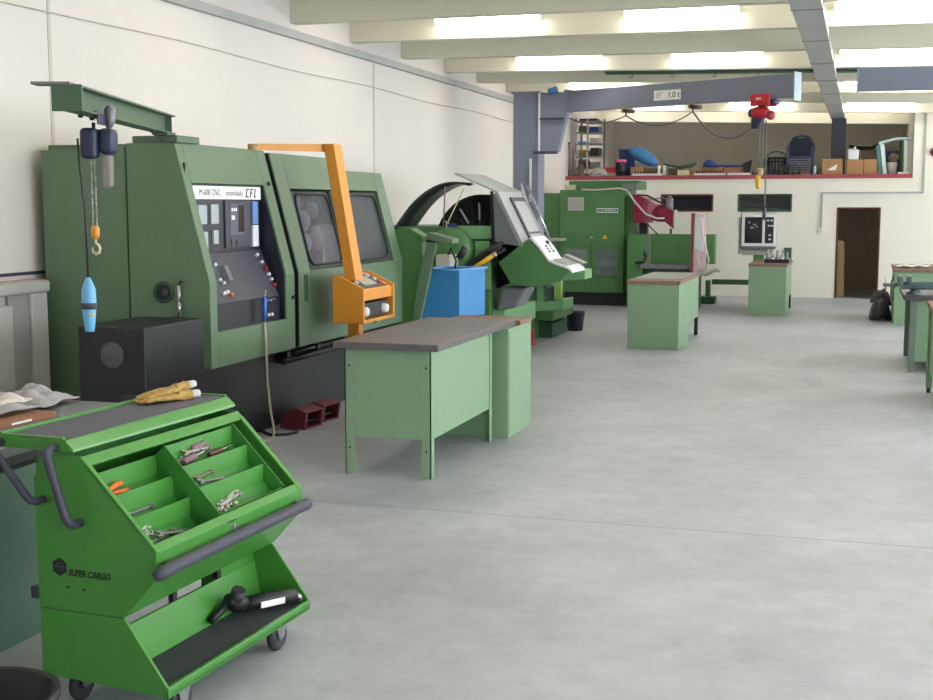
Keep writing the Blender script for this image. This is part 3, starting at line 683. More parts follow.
# ------------------------------------------------------------------ benches
def bench_near():
    t = thing('workbench', 'pale green steel workbench with thick dark top and open legs', 'workbench', (-3.2, 9.3, 0))
    x0, x1, y0, y1, H = -3.53, -2.87, 8.29, 9.84, .925
    MB().box(-3.60, -2.80, 8.24, 10.32, H, .975).build('worktop', bench_top, t, bevel=.005)
    for (x, y) in ((x0, y0), (x1-.07, y0), (x0, y1-.07), (x1-.07, y1-.07)):
        nx, ny = (x > -3.2), (y > 9)
        g = MB()
        ex = (x+.062, x+.07) if nx else (x, x+.008)
        ey = (y+.062, y+.07) if ny else (y, y+.008)
        g.box(x, x+.07, ey[0], ey[1], 0, H).box(ex[0], ex[1], y, y+.07, 0, H)
        lg = g.build('leg', bench_green, t)
        fy = y-.003 if not ny else y+.073
        for z in (.2, .80): MB().cyl((x+.035, fy, z), (x+.035, fy+.004*(1 if not ny else -1), z), .008, n=10).build('bolt', black, lg)
    MB().box(x0+.07, x1-.07, y0+.006, y0+.016, .28, H).build('end_panel', bench_green, t, bevel=.002)
    MB().box(x1-.016, x1-.006, y0+.07, y1-.07, .28, H).build('side_panel', bench_green, t, bevel=.002)
    MB().box(x0+.006, x0+.016, y0+.07, y1-.07, .28, H).build('side_panel', bench_green, t, bevel=.002)
    MB().box(x0+.07, x1-.07, y1-.016, y1-.006, .28, H).build('end_panel', bench_green, t, bevel=.002)
    MB().box(x0+.016, x1-.016, y0+.016, y1-.016, .28, .30).build('bottom_panel', bench_green, t)
bench_near()
t = thing('tool_cabinet', 'tall pale green cabinet with rust brown top behind the near workbench', 'cabinet', (-3.1, 10.3, 0))
MB().box(-3.40, -2.765, 9.96, 10.70, .0, .925).build('body', bench_green, t, bevel=.004)
MB().box(-3.42, -2.76, 10.325, 10.71, .925, .965).build('cabinet_top', rust_top, t, bevel=.003)
MB().box(-2.766, -2.758, 9.98, 10.68, .03, .90).build('side_panel', bench_green, t, bevel=.002)

def cab(name, lab, x0, x1, y0, y1, H, yleg, topm, gap=.0, body_to=None):
    t = thing(name, lab, 'workbench', ((x0+x1)/2, (y0+y1)/2, 0))
    body_to = body_to or y0+(y1-y0)*.55
    MB().box(x0, x1, y0, body_to, 0, H-.05).build('drawer_unit', bench_green, t, bevel=.004)
    MB().box(x0, x1, body_to, y1, .28, H-.05).build('body', bench_green, t, bevel=.004)
    for xx in (x0, x1-.05): MB().box(xx, xx+.05, y1-.05, y1, 0, .28).build('leg', black, t)
    MB().box(x0-.01, x1+.015, y0-.015, y1+.02, H-.05, H).build('worktop', topm, t, bevel=.004)
    return t
t = cab('workbench', 'green workbench in mid-aisle with rusty-edged top before the burgundy milling head', -3.0, -2.305, 16.87, 19.0, .935, 18.8, rust_top, body_to=17.9)
MB().box(-2.98, -2.32, 17.25, 19.0, .936, .94).build('worktop_sheet', dark_top, t)
t = cab('workbench', 'small green workbench near the far wall carrying a tray of tools', -1.87, -1.225, 22.6, 24.4, .92, 24, rust_top, body_to=23.7)
# tool tray on far bench
t = thing('tool_tray', 'dark grey tray of collets on the small far workbench', 'tray', (-1.4, 23.1, .92))
MB().box(-1.63, -1.20, 22.9, 23.4, .92, .99).build('tray', console_dark, t, bevel=.006)
for k in range(9):
    xx = -1.58+(k % 5)*.085; yy = 23.0+(k//5)*.2
    MB().lathe([(0, .10+.03*(k % 3)), (.018, .10+.03*(k % 3)), (.022, .05), (.034, .03), (.034, 0)], (xx, yy, .99), 'Z', 12).build('collet', steel if k % 2 else steel_dull, t)
MB().box(-1.33, -1.19, 23.42, 23.5, .92, 1.18).build('back_plate', mach_dark, t, bevel=.004)

# right-hand benches
t = thing('workbench', 'green workbench right of the doorway with white papers on its top', 'workbench', (1.2, 22, 0))
MB().box(.55, 2.3, 21.5, 23.3, .0, .87).build('body', bench_green, t, bevel=.004)
MB().box(.53, 2.33, 21.47, 23.33, .87, .92).build('worktop', rust_top, t, bevel=.003)
MB().box(.544, .55, 21.6, 22.2, .1, .8).build('side_panel', bench_green, t)
MB().tube([(.54, 21.6, .78), (.50, 21.6, .7), (.50, 21.6, .45), (.54, 21.6, .4)], .01, 6).build('handle', black, t)
for k, (x, y, r_, lab, w_) in enumerate(((.85, 21.95, .2, 'white paper sheet lying nearest the aisle on the green bench by the doorway', .3), (1.66, 21.9, -.15, 'white paper sheet farther from the aisle on the green bench by the doorway', .32))):
    g = MB(); M = Matrix.Translation((x, y, .922)) @ Matrix.Rotation(r_, 4, 'Z')
    n = 8; v = []; f = []
    for i in range(n+1):
        for j in range(3): v.append((-w_+2*w_*i/n, -.22+.22*j, .012+.035*abs(math.sin(i*1.1+j*.8+k))))
    for i in range(n):
        for j in range(2): f.append((i*3+j, (i+1)*3+j, (i+1)*3+j+1, i*3+j+1))
    g.add(v, f, M, True); o = g.build('paper_sheet', label_white); tag(o, lab, 'paper', 'papers on the far right bench')
    md = o.modifiers.new('s', 'SOLIDIFY'); md.thickness = .004
t = thing('workbench', 'green workbench carrying the vise on the right side of the hall', 'workbench', (1.2, 16.2, 0))
MB().box(.645, 1.9, 15.43, 17.1, .13, .85).build('body', bench_green, t, bevel=.004)
MB().box(.50, 2.0, 15.35, 17.25, .85, .905).build('worktop', mat('dark_slab', (70, 66, 70), .45, var=.15), t, bevel=.004)
for (x, y) in ((.58, 15.42), (.58, 17.12), (1.9, 15.42), (1.9, 17.12)): MB().box(x, x+.06, y-.03, y+.03, 0, .85).build('leg', mat('leg_grey', (112, 124, 116), .5), t, bevel=.003)
t = thing('bench_vise', 'grey green bench vise bolted on the right-hand workbench corner', 'vise', (.8, 15.6, .905))
VS = mat('vise_grey', (84, 104, 108), .4, metal=.3, var=.12, scale=15)
MB().lathe([(.10, 0), (.10, .02), (.06, .035), (.05, .07)], (.80, 15.62, .905)).build('swivel_base', VS, t)
MB().box(.64, 1.06, 15.55, 15.69, .965, 1.06).build('body', VS, t, bevel=.02, seg=3)
MB().box(.70, .76, 15.50, 15.74, 1.03, 1.12).build('fixed_jaw', VS, t, bevel=.01)
MB().box(.60, .66, 15.50, 15.74, 1.0, 1.12).build('moving_jaw', VS, t, bevel=.01)
MB().cyl((.44, 15.62, 1.01), (.60, 15.62, 1.01), .022, n=14).build('screw', steel_dull, t)
MB().cyl((.47, 15.62, .92), (.47, 15.62, 1.11), .009, n=8).build('tommy_bar', steel, t)
t = thing('workbench', 'green workbench cut by the right border of the view, nearest of the right benches', 'workbench', (1.3, 13, 0))
MB().box(.73, 1.9, 12.45, 13.8, .22, .9).build('body', bench_green, t, bevel=.004)
MB().box(.685, 2.0, 12.38, 13.9, .9, .955).build('worktop', rust_top, t, bevel=.004)
for (x, y) in ((.70, 12.42), (.70, 13.8), (1.9, 12.42), (1.9, 13.8)):
    lg = MB().box(x, x+.06, y-.03, y+.03, .05, .9).build('leg', bench_green, t, bevel=.003)
    MB().cyl((x+.03, y, 0), (x+.03, y, .05), .022, n=12).build('foot', black, lg)
bpy.data.objects['bench_vise'].location.x -= .17
# left bench with things on it
t = thing('workbench', 'dark green workbench with grey top behind the tool cart at the left border', 'workbench', (-3.9, 4.6, 0))
MB().box(-4.45, -3.50, 3.2, 5.72, .86, .905).build('worktop', left_top, t, bevel=.004)
MB().box(-4.40, -3.53, 3.25, 5.66, .0, .79).build('body', bench_dark, t, bevel=.004)
MB().box(-4.36, -3.60, 3.3, 5.6, .79, .86).build('recess', black, t)  # painted black for the shade under the worktop
t = thing('flat_carton', 'flat brown carton with a white stripe under the rags on the left bench', 'carton', (-3.98, 5.0, .905))
M = Matrix.Translation((-3.99, 4.95, .905)) @ Matrix.Rotation(math.radians(-3), 4, 'Z')
MB().box(-.20, .19, -.45, .30, 0, .028, M).build('box_body', carton_red, t, bevel=.003)
MB().box(.1905, .192, -.02, .12, .009, .019, M).build('stripe', label_white, t)
def cloth(name, m, cx, cy, z, w, d, h, lab, seed, rz=0., amp=.016, grp=None):
    random.seed(seed); n, k = 22, 18; ph = [random.uniform(0, 6) for _ in range(6)]
    v = []; f = []
    for i in range(n+1):
        for j in range(k+1):
            a, b = 2*i/n-1, 2*j/k-1
            e = (abs(a)**4+abs(b)**4)
            hh = h*max(0, 1-e*.9)+amp*(math.sin(5*a+ph[0]+2*b)+math.sin(7*b+ph[1]+a)+.6*math.sin(11*a-6*b+ph[2]))*max(0, 1-e*.8)+amp*1.2
            v.append((a*w*(1+.06*math.sin(4*b+ph[3])), b*d*(1+.05*math.sin(5*a+ph[4])), max(.003, hh)))
    q = lambda i, j: i*(k+1)+j
    for i in range(n):
        for j in range(k): f.append((q(i, j), q(i+1, j), q(i+1, j+1), q(i, j+1)))
    o = MB().add(v, f, Matrix.Translation((cx, cy, z)) @ Matrix.Rotation(rz, 4, 'Z'), True)
    o = o.build(name, m, merge=False); md = o.modifiers.new('s', 'SOLIDIFY'); md.thickness = .006; md.offset = 1
    return tag(o, lab, 'rag', grp)
cloth('rag', rag_grey, -4.05, 4.92, .934, .16, .30, .028, 'grey folded rag lying on the brown carton on the left bench', 3, -.05)
cloth('rag', rag_white, -4.06, 5.06, .960, .12, .22, .02, 'crumpled off-white rag topping the pile on the left bench', 5, .05, .014)
cloth('rag', rag_grey, -4.12, 5.50, .907, .17, .18, .05, 'grey rag bundle at the far end of the pile on the left bench', 8, .1)

o = cloth('bag', black, .36, 22.55, 0, .17, .42, .30, 'black bag slumped on the floor against the green bench by the doorway, the lower one', 21, 0, .02); o['category'] = 'bag'
o = cloth('bag', rubber, .37, 22.75, .22, .15, .32, .22, 'dark grey bag lying on top of the black bag by the doorway', 23, .15, .02); o['category'] = 'bag'
# black bucket at bottom left
t = thing('bucket', 'wide black bucket on the floor before the tool cart, cut by the lower left corner', 'bucket', (-2.62, 3.28, 0))
MB().lathe([(0, .01), (.17, .01), (.175, .0), (.18, .01), (.235, .36), (.25, .365), (.25, .385), (.235, .39), (.225, .38), (.168, .03), (0, .028)], (-2.655, 3.22, 0), 'Z', 40).build('pail', black, t)
hd = MB().tube([(-2.655+.245*math.cos(a), 3.22+.245*math.sin(a), .35-.10*math.sin(a*1.0) if False else .345) for a in [PI*1.05+k*PI*.9/14 for k in range(15)]], .006, 6).build('bail_handle', steel_dull, t)

# ------------------------------------------------------------------ tool cart in the foreground
PH = math.radians(3.17)
CM = Matrix.Translation((-2.392, 3.925, 0)) @ Matrix.Rotation(-PH, 4, 'Z')   # local x = across, y = along, z = up
C = thing('tool_cart', 'bright green wheeled tool cart with sloping compartment, tray top and lower shelf', 'tool cart', (-2.392, 3.925, 0), -PH)
CL = 1.13
up = [(-.575, .416), (-.188, .416), (-.042, .577), (-.036, .680), (-.361, 1.015), (-.53, 1.015), (-.578, .92)]
lo = [(-.572, .15), (-.03, .13), (-.004, .13), (-.004, .165), (-.188, .412), (-.572, .412)]
def cb(mb, name, m, bevel=0., parent=None, seg=2): return mb.build(name, m, parent or C, bevel, world=False, seg=seg)
s1 = cb(MB().prism(up, 0, .014), 'side_panel', cart_green, .003)
s2 = cb(MB().prism(up, CL-.014, CL), 'side_panel', cart_green, .003)
cb(MB().prism(lo, 0, .014), 'lower_side_panel', cart_green, .003)
cb(MB().prism(lo, CL-.014, CL), 'lower_side_panel', cart_green, .003)
cb(MB().box(-.575, -.563, .014, CL-.014, .40, 1.0), 'back_panel', cart_inner)
cb(MB().prism([(-.563, .416), (-.188, .416), (-.042, .577), (-.046, .585), (-.195, .428), (-.563, .428)], .014, CL-.014), 'underside_panel', cart_green, .002)
# front rail with lock, sloping border
def sp(s, h):    # point on the sloping plane: s distance from top edge, h height above it
    a = Vector((-.361, 1.015)); b = Vector((-.036, .680)); d_ = (b-a).normalized(); n_ = Vector((-d_.y, d_.x))
    p = a+d_*s+n_*h; return (p.x, p.y)
SL = .4667
cb(MB().prism([(-.042, .577), (-.036, .680), sp(SL-.035, 0), sp(SL-.035, -.03), (-.055, .585)], .014, CL-.014), 'front_rail', cart_green, .003)
cb(MB().prism([sp(0, 0), sp(.045, 0), sp(.045, -.012), sp(0, -.012)], .0, CL), 'top_border', cart_green, .002)
for (a, b) in ((.0, .022), (CL-.028, CL)):
    cb(MB().prism([sp(.03, .003), sp(SL, .003), sp(SL, -.012), sp(.03, -.012)], a, b), 'side_border', cart_green, .002)
lk = cb(MB().cyl((-.042, .545, .645), (-.025, .545, .645), .014, n=18), 'lock', steel)
cb(MB().box(-.026, -.0235, .543, .547, .638, .652), 'keyhole', black, 0, lk)
cb(MB().box(-.046, -.034, .50, .56, .672, .678), 'catch', black)
# slanted trays
def tray(y0, y1, h, depth, name):
    t_ = cb(MB().prism([sp(.05, h-depth), sp(SL-.045, h-depth), sp(SL-.045, h-depth-.005), sp(.05, h-depth-.005)], y0, y1), name, cart_inner)
    for (a, b) in ((y0, y0+.005), (y1-.005, y1)):
        cb(MB().prism([sp(.05, h), sp(SL-.045, h), sp(SL-.045, h-depth), sp(.05, h-depth)], a, b), 'tray_side', cart_inner, 0, t_)
    for s in (.052, .165, .28, SL-.05):
        a_ = sp(s, h-.010); dz = (depth-.012)/.695; th = .006
        cb(MB().prism([(a_[0]-th, a_[1]), (a_[0], a_[1]), (a_[0], a_[1]-dz), (a_[0]-th, a_[1]-dz)], y0+.005, y1-.005), 'divider', cart_green, 0, t_)
    return t_
HL, DL, HR, DR_ = -.062, .07, -.010, .066
tray(.03, .515, HL, DL, 'drawer_tray')
tray(.50, CL-.09, HR, DR_, 'drawer_tray')
cb(MB().box(-.563, -.40, .014, CL-.014, .5, .505), 'inner_floor', cart_inner)
# tray top
tt = cb(MB().prism([(-.735, 1.030), (-.385, 1.030), (-.388, 1.042), (-.424, 1.074), (-.735, 1.074)], -.005, CL+.02), 'top_tray', cart_green, .003)
cb(MB().box(-.705, -.435, .03, CL-.01, 1.0745, 1.078), 'rubber_mat', tray_mat, 0, tt)
cb(MB().box(-.735, -.712, -.005, CL+.02, 1.074, 1.088), 'rear_rim', cart_green, .003, tt)
cb(MB().box(-.712, -.43, -.005, .012, 1.074, 1.084), 'end_rim', cart_green, .003, tt)
cb(MB().box(-.712, -.43, CL+.003, CL+.02, 1.074, 1.084), 'end_rim', cart_green, .003, tt)
# lower shelf
cb(MB().prism([(-.56, .14), (-.0, .13), (-.0, .145), (-.56, .155)], .014, CL-.014), 'shelf', cart_green)
cb(MB().prism([(-.255, .154), (-.022, .15), (-.022, .156), (-.255, .160)], .02, CL-.02), 'shelf_mat', mat_black)
cb(MB().box(-.018, .0, 0, CL-.01, .125, .168), 'shelf_lip', cart_green, .003)
cb(MB().prism([(-.262, .15), (-.25, .15), (-.281, .326), (-.293, .326)], .014, CL-.014), 'shelf_back', cart_green)
cb(MB().box(-.305, -.282, .46, .49, .31, .416), 'bracket', black); cb(MB().box(-.305, -.282, .80, .83, .31, .416), 'bracket', black); cb(MB().box(-.300, -.286, .83, CL-.014, .31, .416), 'filler_panel', cart_green)
cb(MB().box(-.61, -.572, -.006, .03, .445, .495), 'clamp', rubber, .006)
# bumper
bp = [(-.004, -.06, .608), (.006, -.055, .614), (.010, -.03, .619), (.010, .1, .622), (.010, 1.0, .622), (.010, 1.08, .622), (.004, 1.10, .618), (-.008, 1.11, .612)]
cb(MB().tube(bp, [.018, .024, .026, .024, .024, .026, .024, .018], 16), 'bumper_tube', bumper_grey)
for y in (.05, 1.06): cb(MB().cyl((-.045, y, .617), (.02, y, .617), .018, n=14), 'bumper_mount', bumper_grey)
# grab handles on the near end
def grab(a, b, off):
    a3, b3 = Vector((a[0], 0, a[1])), Vector((b[0], 0, b[1])); o_ = Vector((0, -off, 0)); d_ = (b3-a3).normalized()
    pts = [a3, a3+o_*.6, a3+o_*.9+d_*.012, a3+o_+d_*.035, b3+o_-d_*.035, b3+o_*.9-d_*.012, b3+o_*.6, b3]
    return pts
cb(MB().tube(grab((-.465, 1.045), (-.37, .765), .07), .0165, 14), 'grab_handle', bumper_grey)
cb(MB().tube(grab((-.715, 1.05), (-.535, .84), .07), .0155, 14), 'grab_handle', bumper_grey)
# casters
def caster(x, y, big=True):
    w_ = cb(MB().lathe([(0, -.016), (.04, -.016), (.055, -.02), (.066, -.012), (.07, 0), (.066, .012), (.055, .02), (.04, .016), (0, .016)], (x, y, .07), 'X', 28), 'wheel', rubber)
    cb(MB().lathe([(0, -.022), (.02, -.022), (.02, .022), (0, .022)], (x, y, .07), 'X', 16), 'hub', steel_dull, 0, w_)
    cb(MB().prism([(y-.02, .06), (y+.02, .06), (y+.045, .128), (y-.045, .128)], x+.021, x+.026, 'X').prism([(y-.02, .06), (y+.02, .06), (y+.045, .128), (y-.045, .128)], x-.026, x-.021, 'X').box(x-.03, x+.03, y-.045, y+.045, .122, .13), 'fork', steel_dull, 0, w_)
for (x, y) in ((-.05, .90), (-.05, .14), (-.50, .90), (-.50, .14)): caster(x, y)
# lettering and hexagonal badge on the near side
side = frame_M(CM @ Vector((-.433, -.0012, .553)), CM.to_3x3() @ Vector((1, 0, 0)), (0, 0, 1))
text('SUPER CARGO', 'lettering', ink, .042, side, s1, .0008, shear=.25, space=.95, bold=.0009, w=.192, h=.027)
hx = [(-.472+.036*math.cos(math.radians(90+60*k)), .583+.036*math.sin(math.radians(90+60*k))) for k in range(6)]
bd = MB().prism(hx, -.0015, .001).build('badge', ink, s1, world=False)
g = MB(); g.tube([(-.472+.016*math.cos(k*PI/6), -.002, .583+.016*math.sin(k*PI/6)) for k in range(12)], .0022, 5, closed=True).box(-.494, -.45, -.0028, -.0012, .580, .586).build('badge_mark', console_grey, bd, world=False)
for (x, z) in ((-.437, .508), (-.365, .505)): cb(MB().cyl((x, -.003, z), (x, .002, z), .005, n=10), 'screw', black)

# tools in the trays
def tool_M(y, s, h, ang, tilt=0):
    """frame lying in the tray: x along the tool, z off the tray floor"""
    px, pz = sp(s, h); ax, az = sp(1, 0); bx, bz = sp(0, 0)
    d_ = Vector((ax-bx, 0, az-bz)).normalized(); yy = Vector((0, 1, 0))
    X = (yy*math.cos(ang)+d_*math.sin(ang)).normalized(); Z = Vector((-d_.z, 0, d_.x)) ; Z = Z if Z.z > 0 else -Z
    Y = Z.cross(X)
    M = Matrix(((X.x, Y.x, Z.x, px), (X.y, Y.y, Z.y, y), (X.z, Y.z, Z.z, pz), (0, 0, 0, 1)))
    return CM @ M
def place(o, M): o.matrix_world = M; WM[o.name] = M.copy(); return o
def tool_empty(name, lab, cat, M, grp=None):
    o = bpy.data.objects.new(name, None); COL.objects.link(o); o.matrix_world = M; WM[o.name] = M.copy(); o.empty_display_size = .05
    return tag(o, lab, cat, grp)
def screwdriver(M, lab, L_=.24, hm=tool_brown, hr=.014):
    t = tool_empty('screwdriver', lab, 'screwdriver', M)
    hr *= 1.25; MB().tube([(0, 0, hr), (.01, 0, hr), (.05, 0, hr), (.10, 0, hr), (.115, 0, hr)], [hr*.7, hr, hr*.85, hr, hr*.6], 10).build('handle', hm, t, world=False)
    MB().cyl((.11, 0, hr), (L_-.02, 0, hr), .004, n=8).cyl((L_-.02, 0, hr), (L_, 0, hr), .005, .003, n=8).build('shaft', steel, t, world=False)
def wrench(M, lab, L_=.18, w=.012, grp='chrome wrenches in the cart trays', m=steel):
    o = MB(); z0, z1 = .002, .008
    o.prism([(.02, -w*.45), (L_-.02, -w*.45), (L_-.02, w*.45), (.02, w*.45)], z0, z1, 'Z')
    ring_ = [(w*1.1*math.cos(a), w*1.1*math.sin(a)) for a in [k*PI/8 for k in range(16)]]
    inn = [(w*.6*math.cos(a), w*.6*math.sin(a)) for a in [k*PI/8 for k in range(16)]]
    v = [(x+L_-w, y, z) for z in (z0, z1+.002) for (x, y) in ring_]+[(x+L_-w, y, z) for z in (z0, z1+.002) for (x, y) in inn]
    f = []
    for k in range(16):
        j = (k+1) % 16; f += [(k, j, 16+j, 16+k), (32+j, 32+k, 48+k, 48+j), (16+k, 16+j, 48+j, 48+k), (j, k, 32+k, 32+j)]
    o.add(v, f)
    o.prism([(.028, -w*.8), (.028, w*.8), (.010, w*1.3), (-.006, w*1.2), (-.004, w*.55), (.010, w*.45), (.010, -w*.45), (-.004, -w*.55), (-.006, -w*1.2), (.010, -w*1.3)], z0, z1+.002, 'Z')
    o = o.build('wrench', m, None, world=False, merge=False); place(o, M); tag(o, lab, 'wrench', grp)
fR = HR-DR_+.001; fL = HL-DL+.001
screwdriver(tool_M(.60, .13, fR, -.10), 'brown-handled screwdriver lowest in the top slot of the right cart tray', .26)
screwdriver(tool_M(.70, .09, fR, -.12), 'long brown-handled tool lying along the back of the top slot in the right cart tray', .25, tool_brown, .017)
screwdriver(tool_M(.80, .135, fR, -.05), 'reddish-handled screwdriver at the far end of the top slot in the right cart tray', .2, frame_brown, .011)
wrench(tool_M(.56, .13, fR+.002, -.35), 'chrome wrench sticking out at the near end of the top slot, right cart tray', .16)
wrench(tool_M(.62, .10, fR+.03, .05), 'chrome wrench lying across the brown handles in the right cart tray', .2, .012)
wrench(tool_M(.62, .235, fR, .12), 'thin wrench in the middle slot of the right cart tray', .2, .009, m=steel_dull)
wrench(tool_M(.60, .22, fR+.012, -.06), 'dull small wrench crossing the thin one in the middle slot', .14, .009, m=tool_brown)
wrench(tool_M(.66, .37, fR, -.30), 'big chrome wrench slanting in the lowest slot of the right cart tray', .24, .017)
wrench(tool_M(.60, .375, fR+.012, -.12), 'chrome wrench under the big one in the lowest slot of the right cart tray', .2, .012)
for k in range(7):
    o = MB().cyl((0, 0, .001), (.022, 0, .001), .009, .008, n=10); o = o.build('socket', steel if k % 2 else cream, None, world=False); place(o, tool_M(.53+k*.034, .385-.006*(k % 3), fR+.009, .5+.4*k)); tag(o, 'small socket in the loose row at the lowest slot of the right cart tray', 'socket', 'sockets in the right cart tray')
wrench(tool_M(.07, .375, fL, -.25), 'bright chrome wrench at the near end of the lowest slot, left cart tray', .17, .014)
wrench(tool_M(.10, .385, fL+.012, -.55), 'chrome wrench standing steeply in the lowest slot of the left cart tray', .15, .012)
wrench(tool_M(.15, .38, fL+.006, -.05), 'dark wrench in the middle of the lowest slot, left cart tray', .2, .012, m=steel_dull)
wrench(tool_M(.23, .36, fL+.014, .2), 'dull chrome wrench at the far end of the lowest slot, left cart tray', .18, .012, m=steel_dull)
wrench(tool_M(.12, .34, fL+.02, -.35), 'slim wrench on top of the heap in the lowest slot, left cart tray', .16, .010)
wrench(tool_M(.15, .235, fL, .0), 'single dull wrench in the middle slot of the left cart tray', .2, .010, m=steel_dull)
t = tool_empty('cutting_pliers', 'pliers with orange grips in the top slot of the left cart tray', 'pliers', tool_M(.25, .125, fL+.012, PI-.04))
for sgn in (-1, 1):
    MB().tube([(.0, sgn*.018, .014), (.03, sgn*.020, .014), (.07, sgn*.014, .014), (.10, sgn*.008, .014)], [.009, .012, .011, .007], 10).build('grip', tool_orange, t, world=False)
    MB().tube([(.10, sgn*.008, .014), (.12, -sgn*.004, .014), (.15, -sgn*.007, .014), (.175, -sgn*.002, .014)], [.006, .008, .007, .003], 8).build('jaw', steel_dull, t, world=False)
wrench(tool_M(.30, .15, fL, .05), 'black hex key in the top slot of the left cart tray', .13, .009, grp=None, m=black)

# drill on the shelf
t = thing('angle_drill', 'black power drill with white label lying on the lower shelf of the cart', 'drill', tuple(CM @ Vector((-.12, .95, .16))), -PH)
D = lambda x, y, z: CM @ Vector((x, y, z))
MB().tube([D(-.05, 1.07, .20), D(-.09, 1.0, .205), D(-.13, .92, .21), D(-.17, .84, .215)], [.030, .034, .036, .032], 14).build('motor_body', black, t)
MB().tube([D(-.17, .84, .215), D(-.20, .80, .23), D(-.215, .765, .25)], [.034, .042, .030], 14).build('gear_head', black, t)
MB().cyl(D(-.20, .80, .22), D(-.17, .79, .295), .034, .03, n=16).build('spindle_housing', rubber, t)
MB().tube([D(-.215, .77, .24), D(-.23, .70, .20), D(-.235, .66, .185)], [.016, .018, .014], 10).build('side_handle', black, t)
MB().tube([D(-.05, 1.07, .20), D(-.035, 1.085, .19), D(-.03, 1.09, .17)], [.018, .012, .01], 10).build('connector', steel, t)
pa, pb_ = D(-.062, .985, .20), D(-.115, .87, .205)
dd = (pb_-pa); nn = Vector((.9, -.35, .35)).normalized()
u_ = Vector((0, 0, 1)); 
g = MB().loft([pa+nn*.006-u_*.014, pb_+nn*.006-u_*.014, pb_+nn*.006+u_*.014, pa+nn*.006+u_*.014], [pa+nn*.012-u_*.014, pb_+nn*.012-u_*.014, pb_+nn*.012+u_*.014, pa+nn*.012+u_*.014])
g.build('label_plate', label_white, t)

# work gloves on the tray
def glove(M, lab, seed):
    random.seed(seed)
    t = tool_empty('work_glove', lab, 'glove', M, 'yellow work gloves on the cart')
    g = MB()
    g.ball((0, 0, .022), .062, .05, .022, 16, 10, jit=.05)
    for k, (yy, ln) in enumerate(((-.034, .075), (-.012, .085), (.012, .08), (.034, .065))):
        zz = .02+.004*(k % 2)
        g.tube([(.03, yy, zz), (.065, yy*1.1, zz+.006), (.065+ln*.5, yy*1.2, zz), (.065+ln, yy*1.25-.004, zz-.006)], [.013, .0145, .0135, .009], 10)
    g.tube([(-.03, -.035, .018), (.0, -.062, .02), (.03, -.075, .018), (.05, -.078, .016)], [.014, .015, .014, .009], 10)
    g.tube([(-.03, 0, .022), (-.06, 0, .022), (-.09, 0, .024)], [.034, .032, .034], 14)
    o = g.build('leather', glove_yellow, t, world=False, merge=False)
    rm = o.modifiers.new('r', 'REMESH'); rm.mode = 'VOXEL'; rm.voxel_size = .0035; rm.use_smooth_shade = True
    tx = bpy.data.textures.new('crumple', 'CLOUDS'); tx.noise_scale = .03
    dm = o.modifiers.new('d', 'DISPLACE'); dm.texture = tx; dm.strength = .016; dm.mid_level = .5
    g = MB(); g.tube([(-.085, 0, .024), (-.11, .002, .025), (-.13, .004, .026)], [.024, .026, .022], 14); g.build('cuff', cuff_white, t, world=False)
gm = CM @ Matrix.Translation((-.585, .93, 1.079)) @ Matrix.Rotation(math.radians(-112), 4, 'Z') @ Matrix.Diagonal((1.15, .85, .72, 1))
glove(gm, 'yellow leather work glove lying flat on the cart mat, under the other', 1)
gm = CM @ Matrix.Translation((-.61, .96, 1.104)) @ Matrix.Rotation(math.radians(-104), 4, 'Z') @ Matrix.Rotation(math.radians(5), 4, 'Y') @ Matrix.Diagonal((1.15, .85, .7, 1))
glove(gm, 'yellow leather work glove on top of the other glove on the cart', 2)

# ------------------------------------------------------------------ chip conveyor, blue bin
t = thing('chip_conveyor', 'green inclined chip conveyor rising at the far end of the lathe', 'conveyor', (-4.6, 13.0, 0))
MB().loft([(-5.0, 12.72, .1), (-4.72, 12.72, .1), (-4.50, 12.72, 1.40), (-4.50, 12.72, 1.62), (-4.64, 12.72, 1.70), (-5.0, 12.72, 1.66)], [(-5.0, 12.95, .1), (-4.72, 12.95, .1), (-4.50, 12.95, 1.40), (-4.50, 12.95, 1.62), (-4.64, 12.95, 1.70), (-5.0, 12.95, 1.66)]).build('side_cover', mach_green, t, bevel=.006)
MB().loft([(-4.62, 12.66, .55), (-4.545, 12.66, .55), (-4.31, 12.66, 1.56), (-4.42, 12.66, 1.60)], [(-4.62, 12.72, .55), (-4.545, 12.72, .55), (-4.31, 12.72, 1.56), (-4.42, 12.72, 1.60)]).build('chute', lathe_green, t, bevel=.006)
MB().loft([(-4.44, 12.66, 1.55), (-4.14, 12.66, 1.54), (-4.14, 12.66, 1.59), (-4.42, 12.66, 1.66)], [(-4.44, 12.9, 1.55), (-4.14, 12.9, 1.54), (-4.14, 12.9, 1.59), (-4.42, 12.9, 1.66)]).build('discharge_hood', lathe_green, t, bevel=.005)
MB().box(-4.33, -4.17, 12.68, 12.95, 1.30, 1.42).build('terminal_box', cabinet_grey, t, bevel=.006)
MB().cyl((-4.11, 12.8, 1.38), (-4.03, 12.8, 1.50), .04, n=14).build('motor', black, t)
MB().tube([(-4.2, 12.7, 1.42), (-4.15, 12.66, 1.5), (-4.1, 12.68, 1.36), (-4.12, 12.7, 1.28)], .012, 8).build('cable', cable_black, t)
for z in (.7, .9, 1.1, 1.3, 1.5): MB().cyl((-4.78+.0, 12.715, z), (-4.78, 12.725, z), .008, n=8).build('bolt', mach_dark, t)
t = thing('chip_skip', 'bright blue sheet metal chip skip with a rolled rim under the conveyor', 'skip', (-4.25, 13.3, 0))
A_ = [(-4.72, 13.0, .62), (-4.19, 13.0, .62), (-4.19, 13.9, .62), (-4.72, 13.9, .62)]
wall = MB()
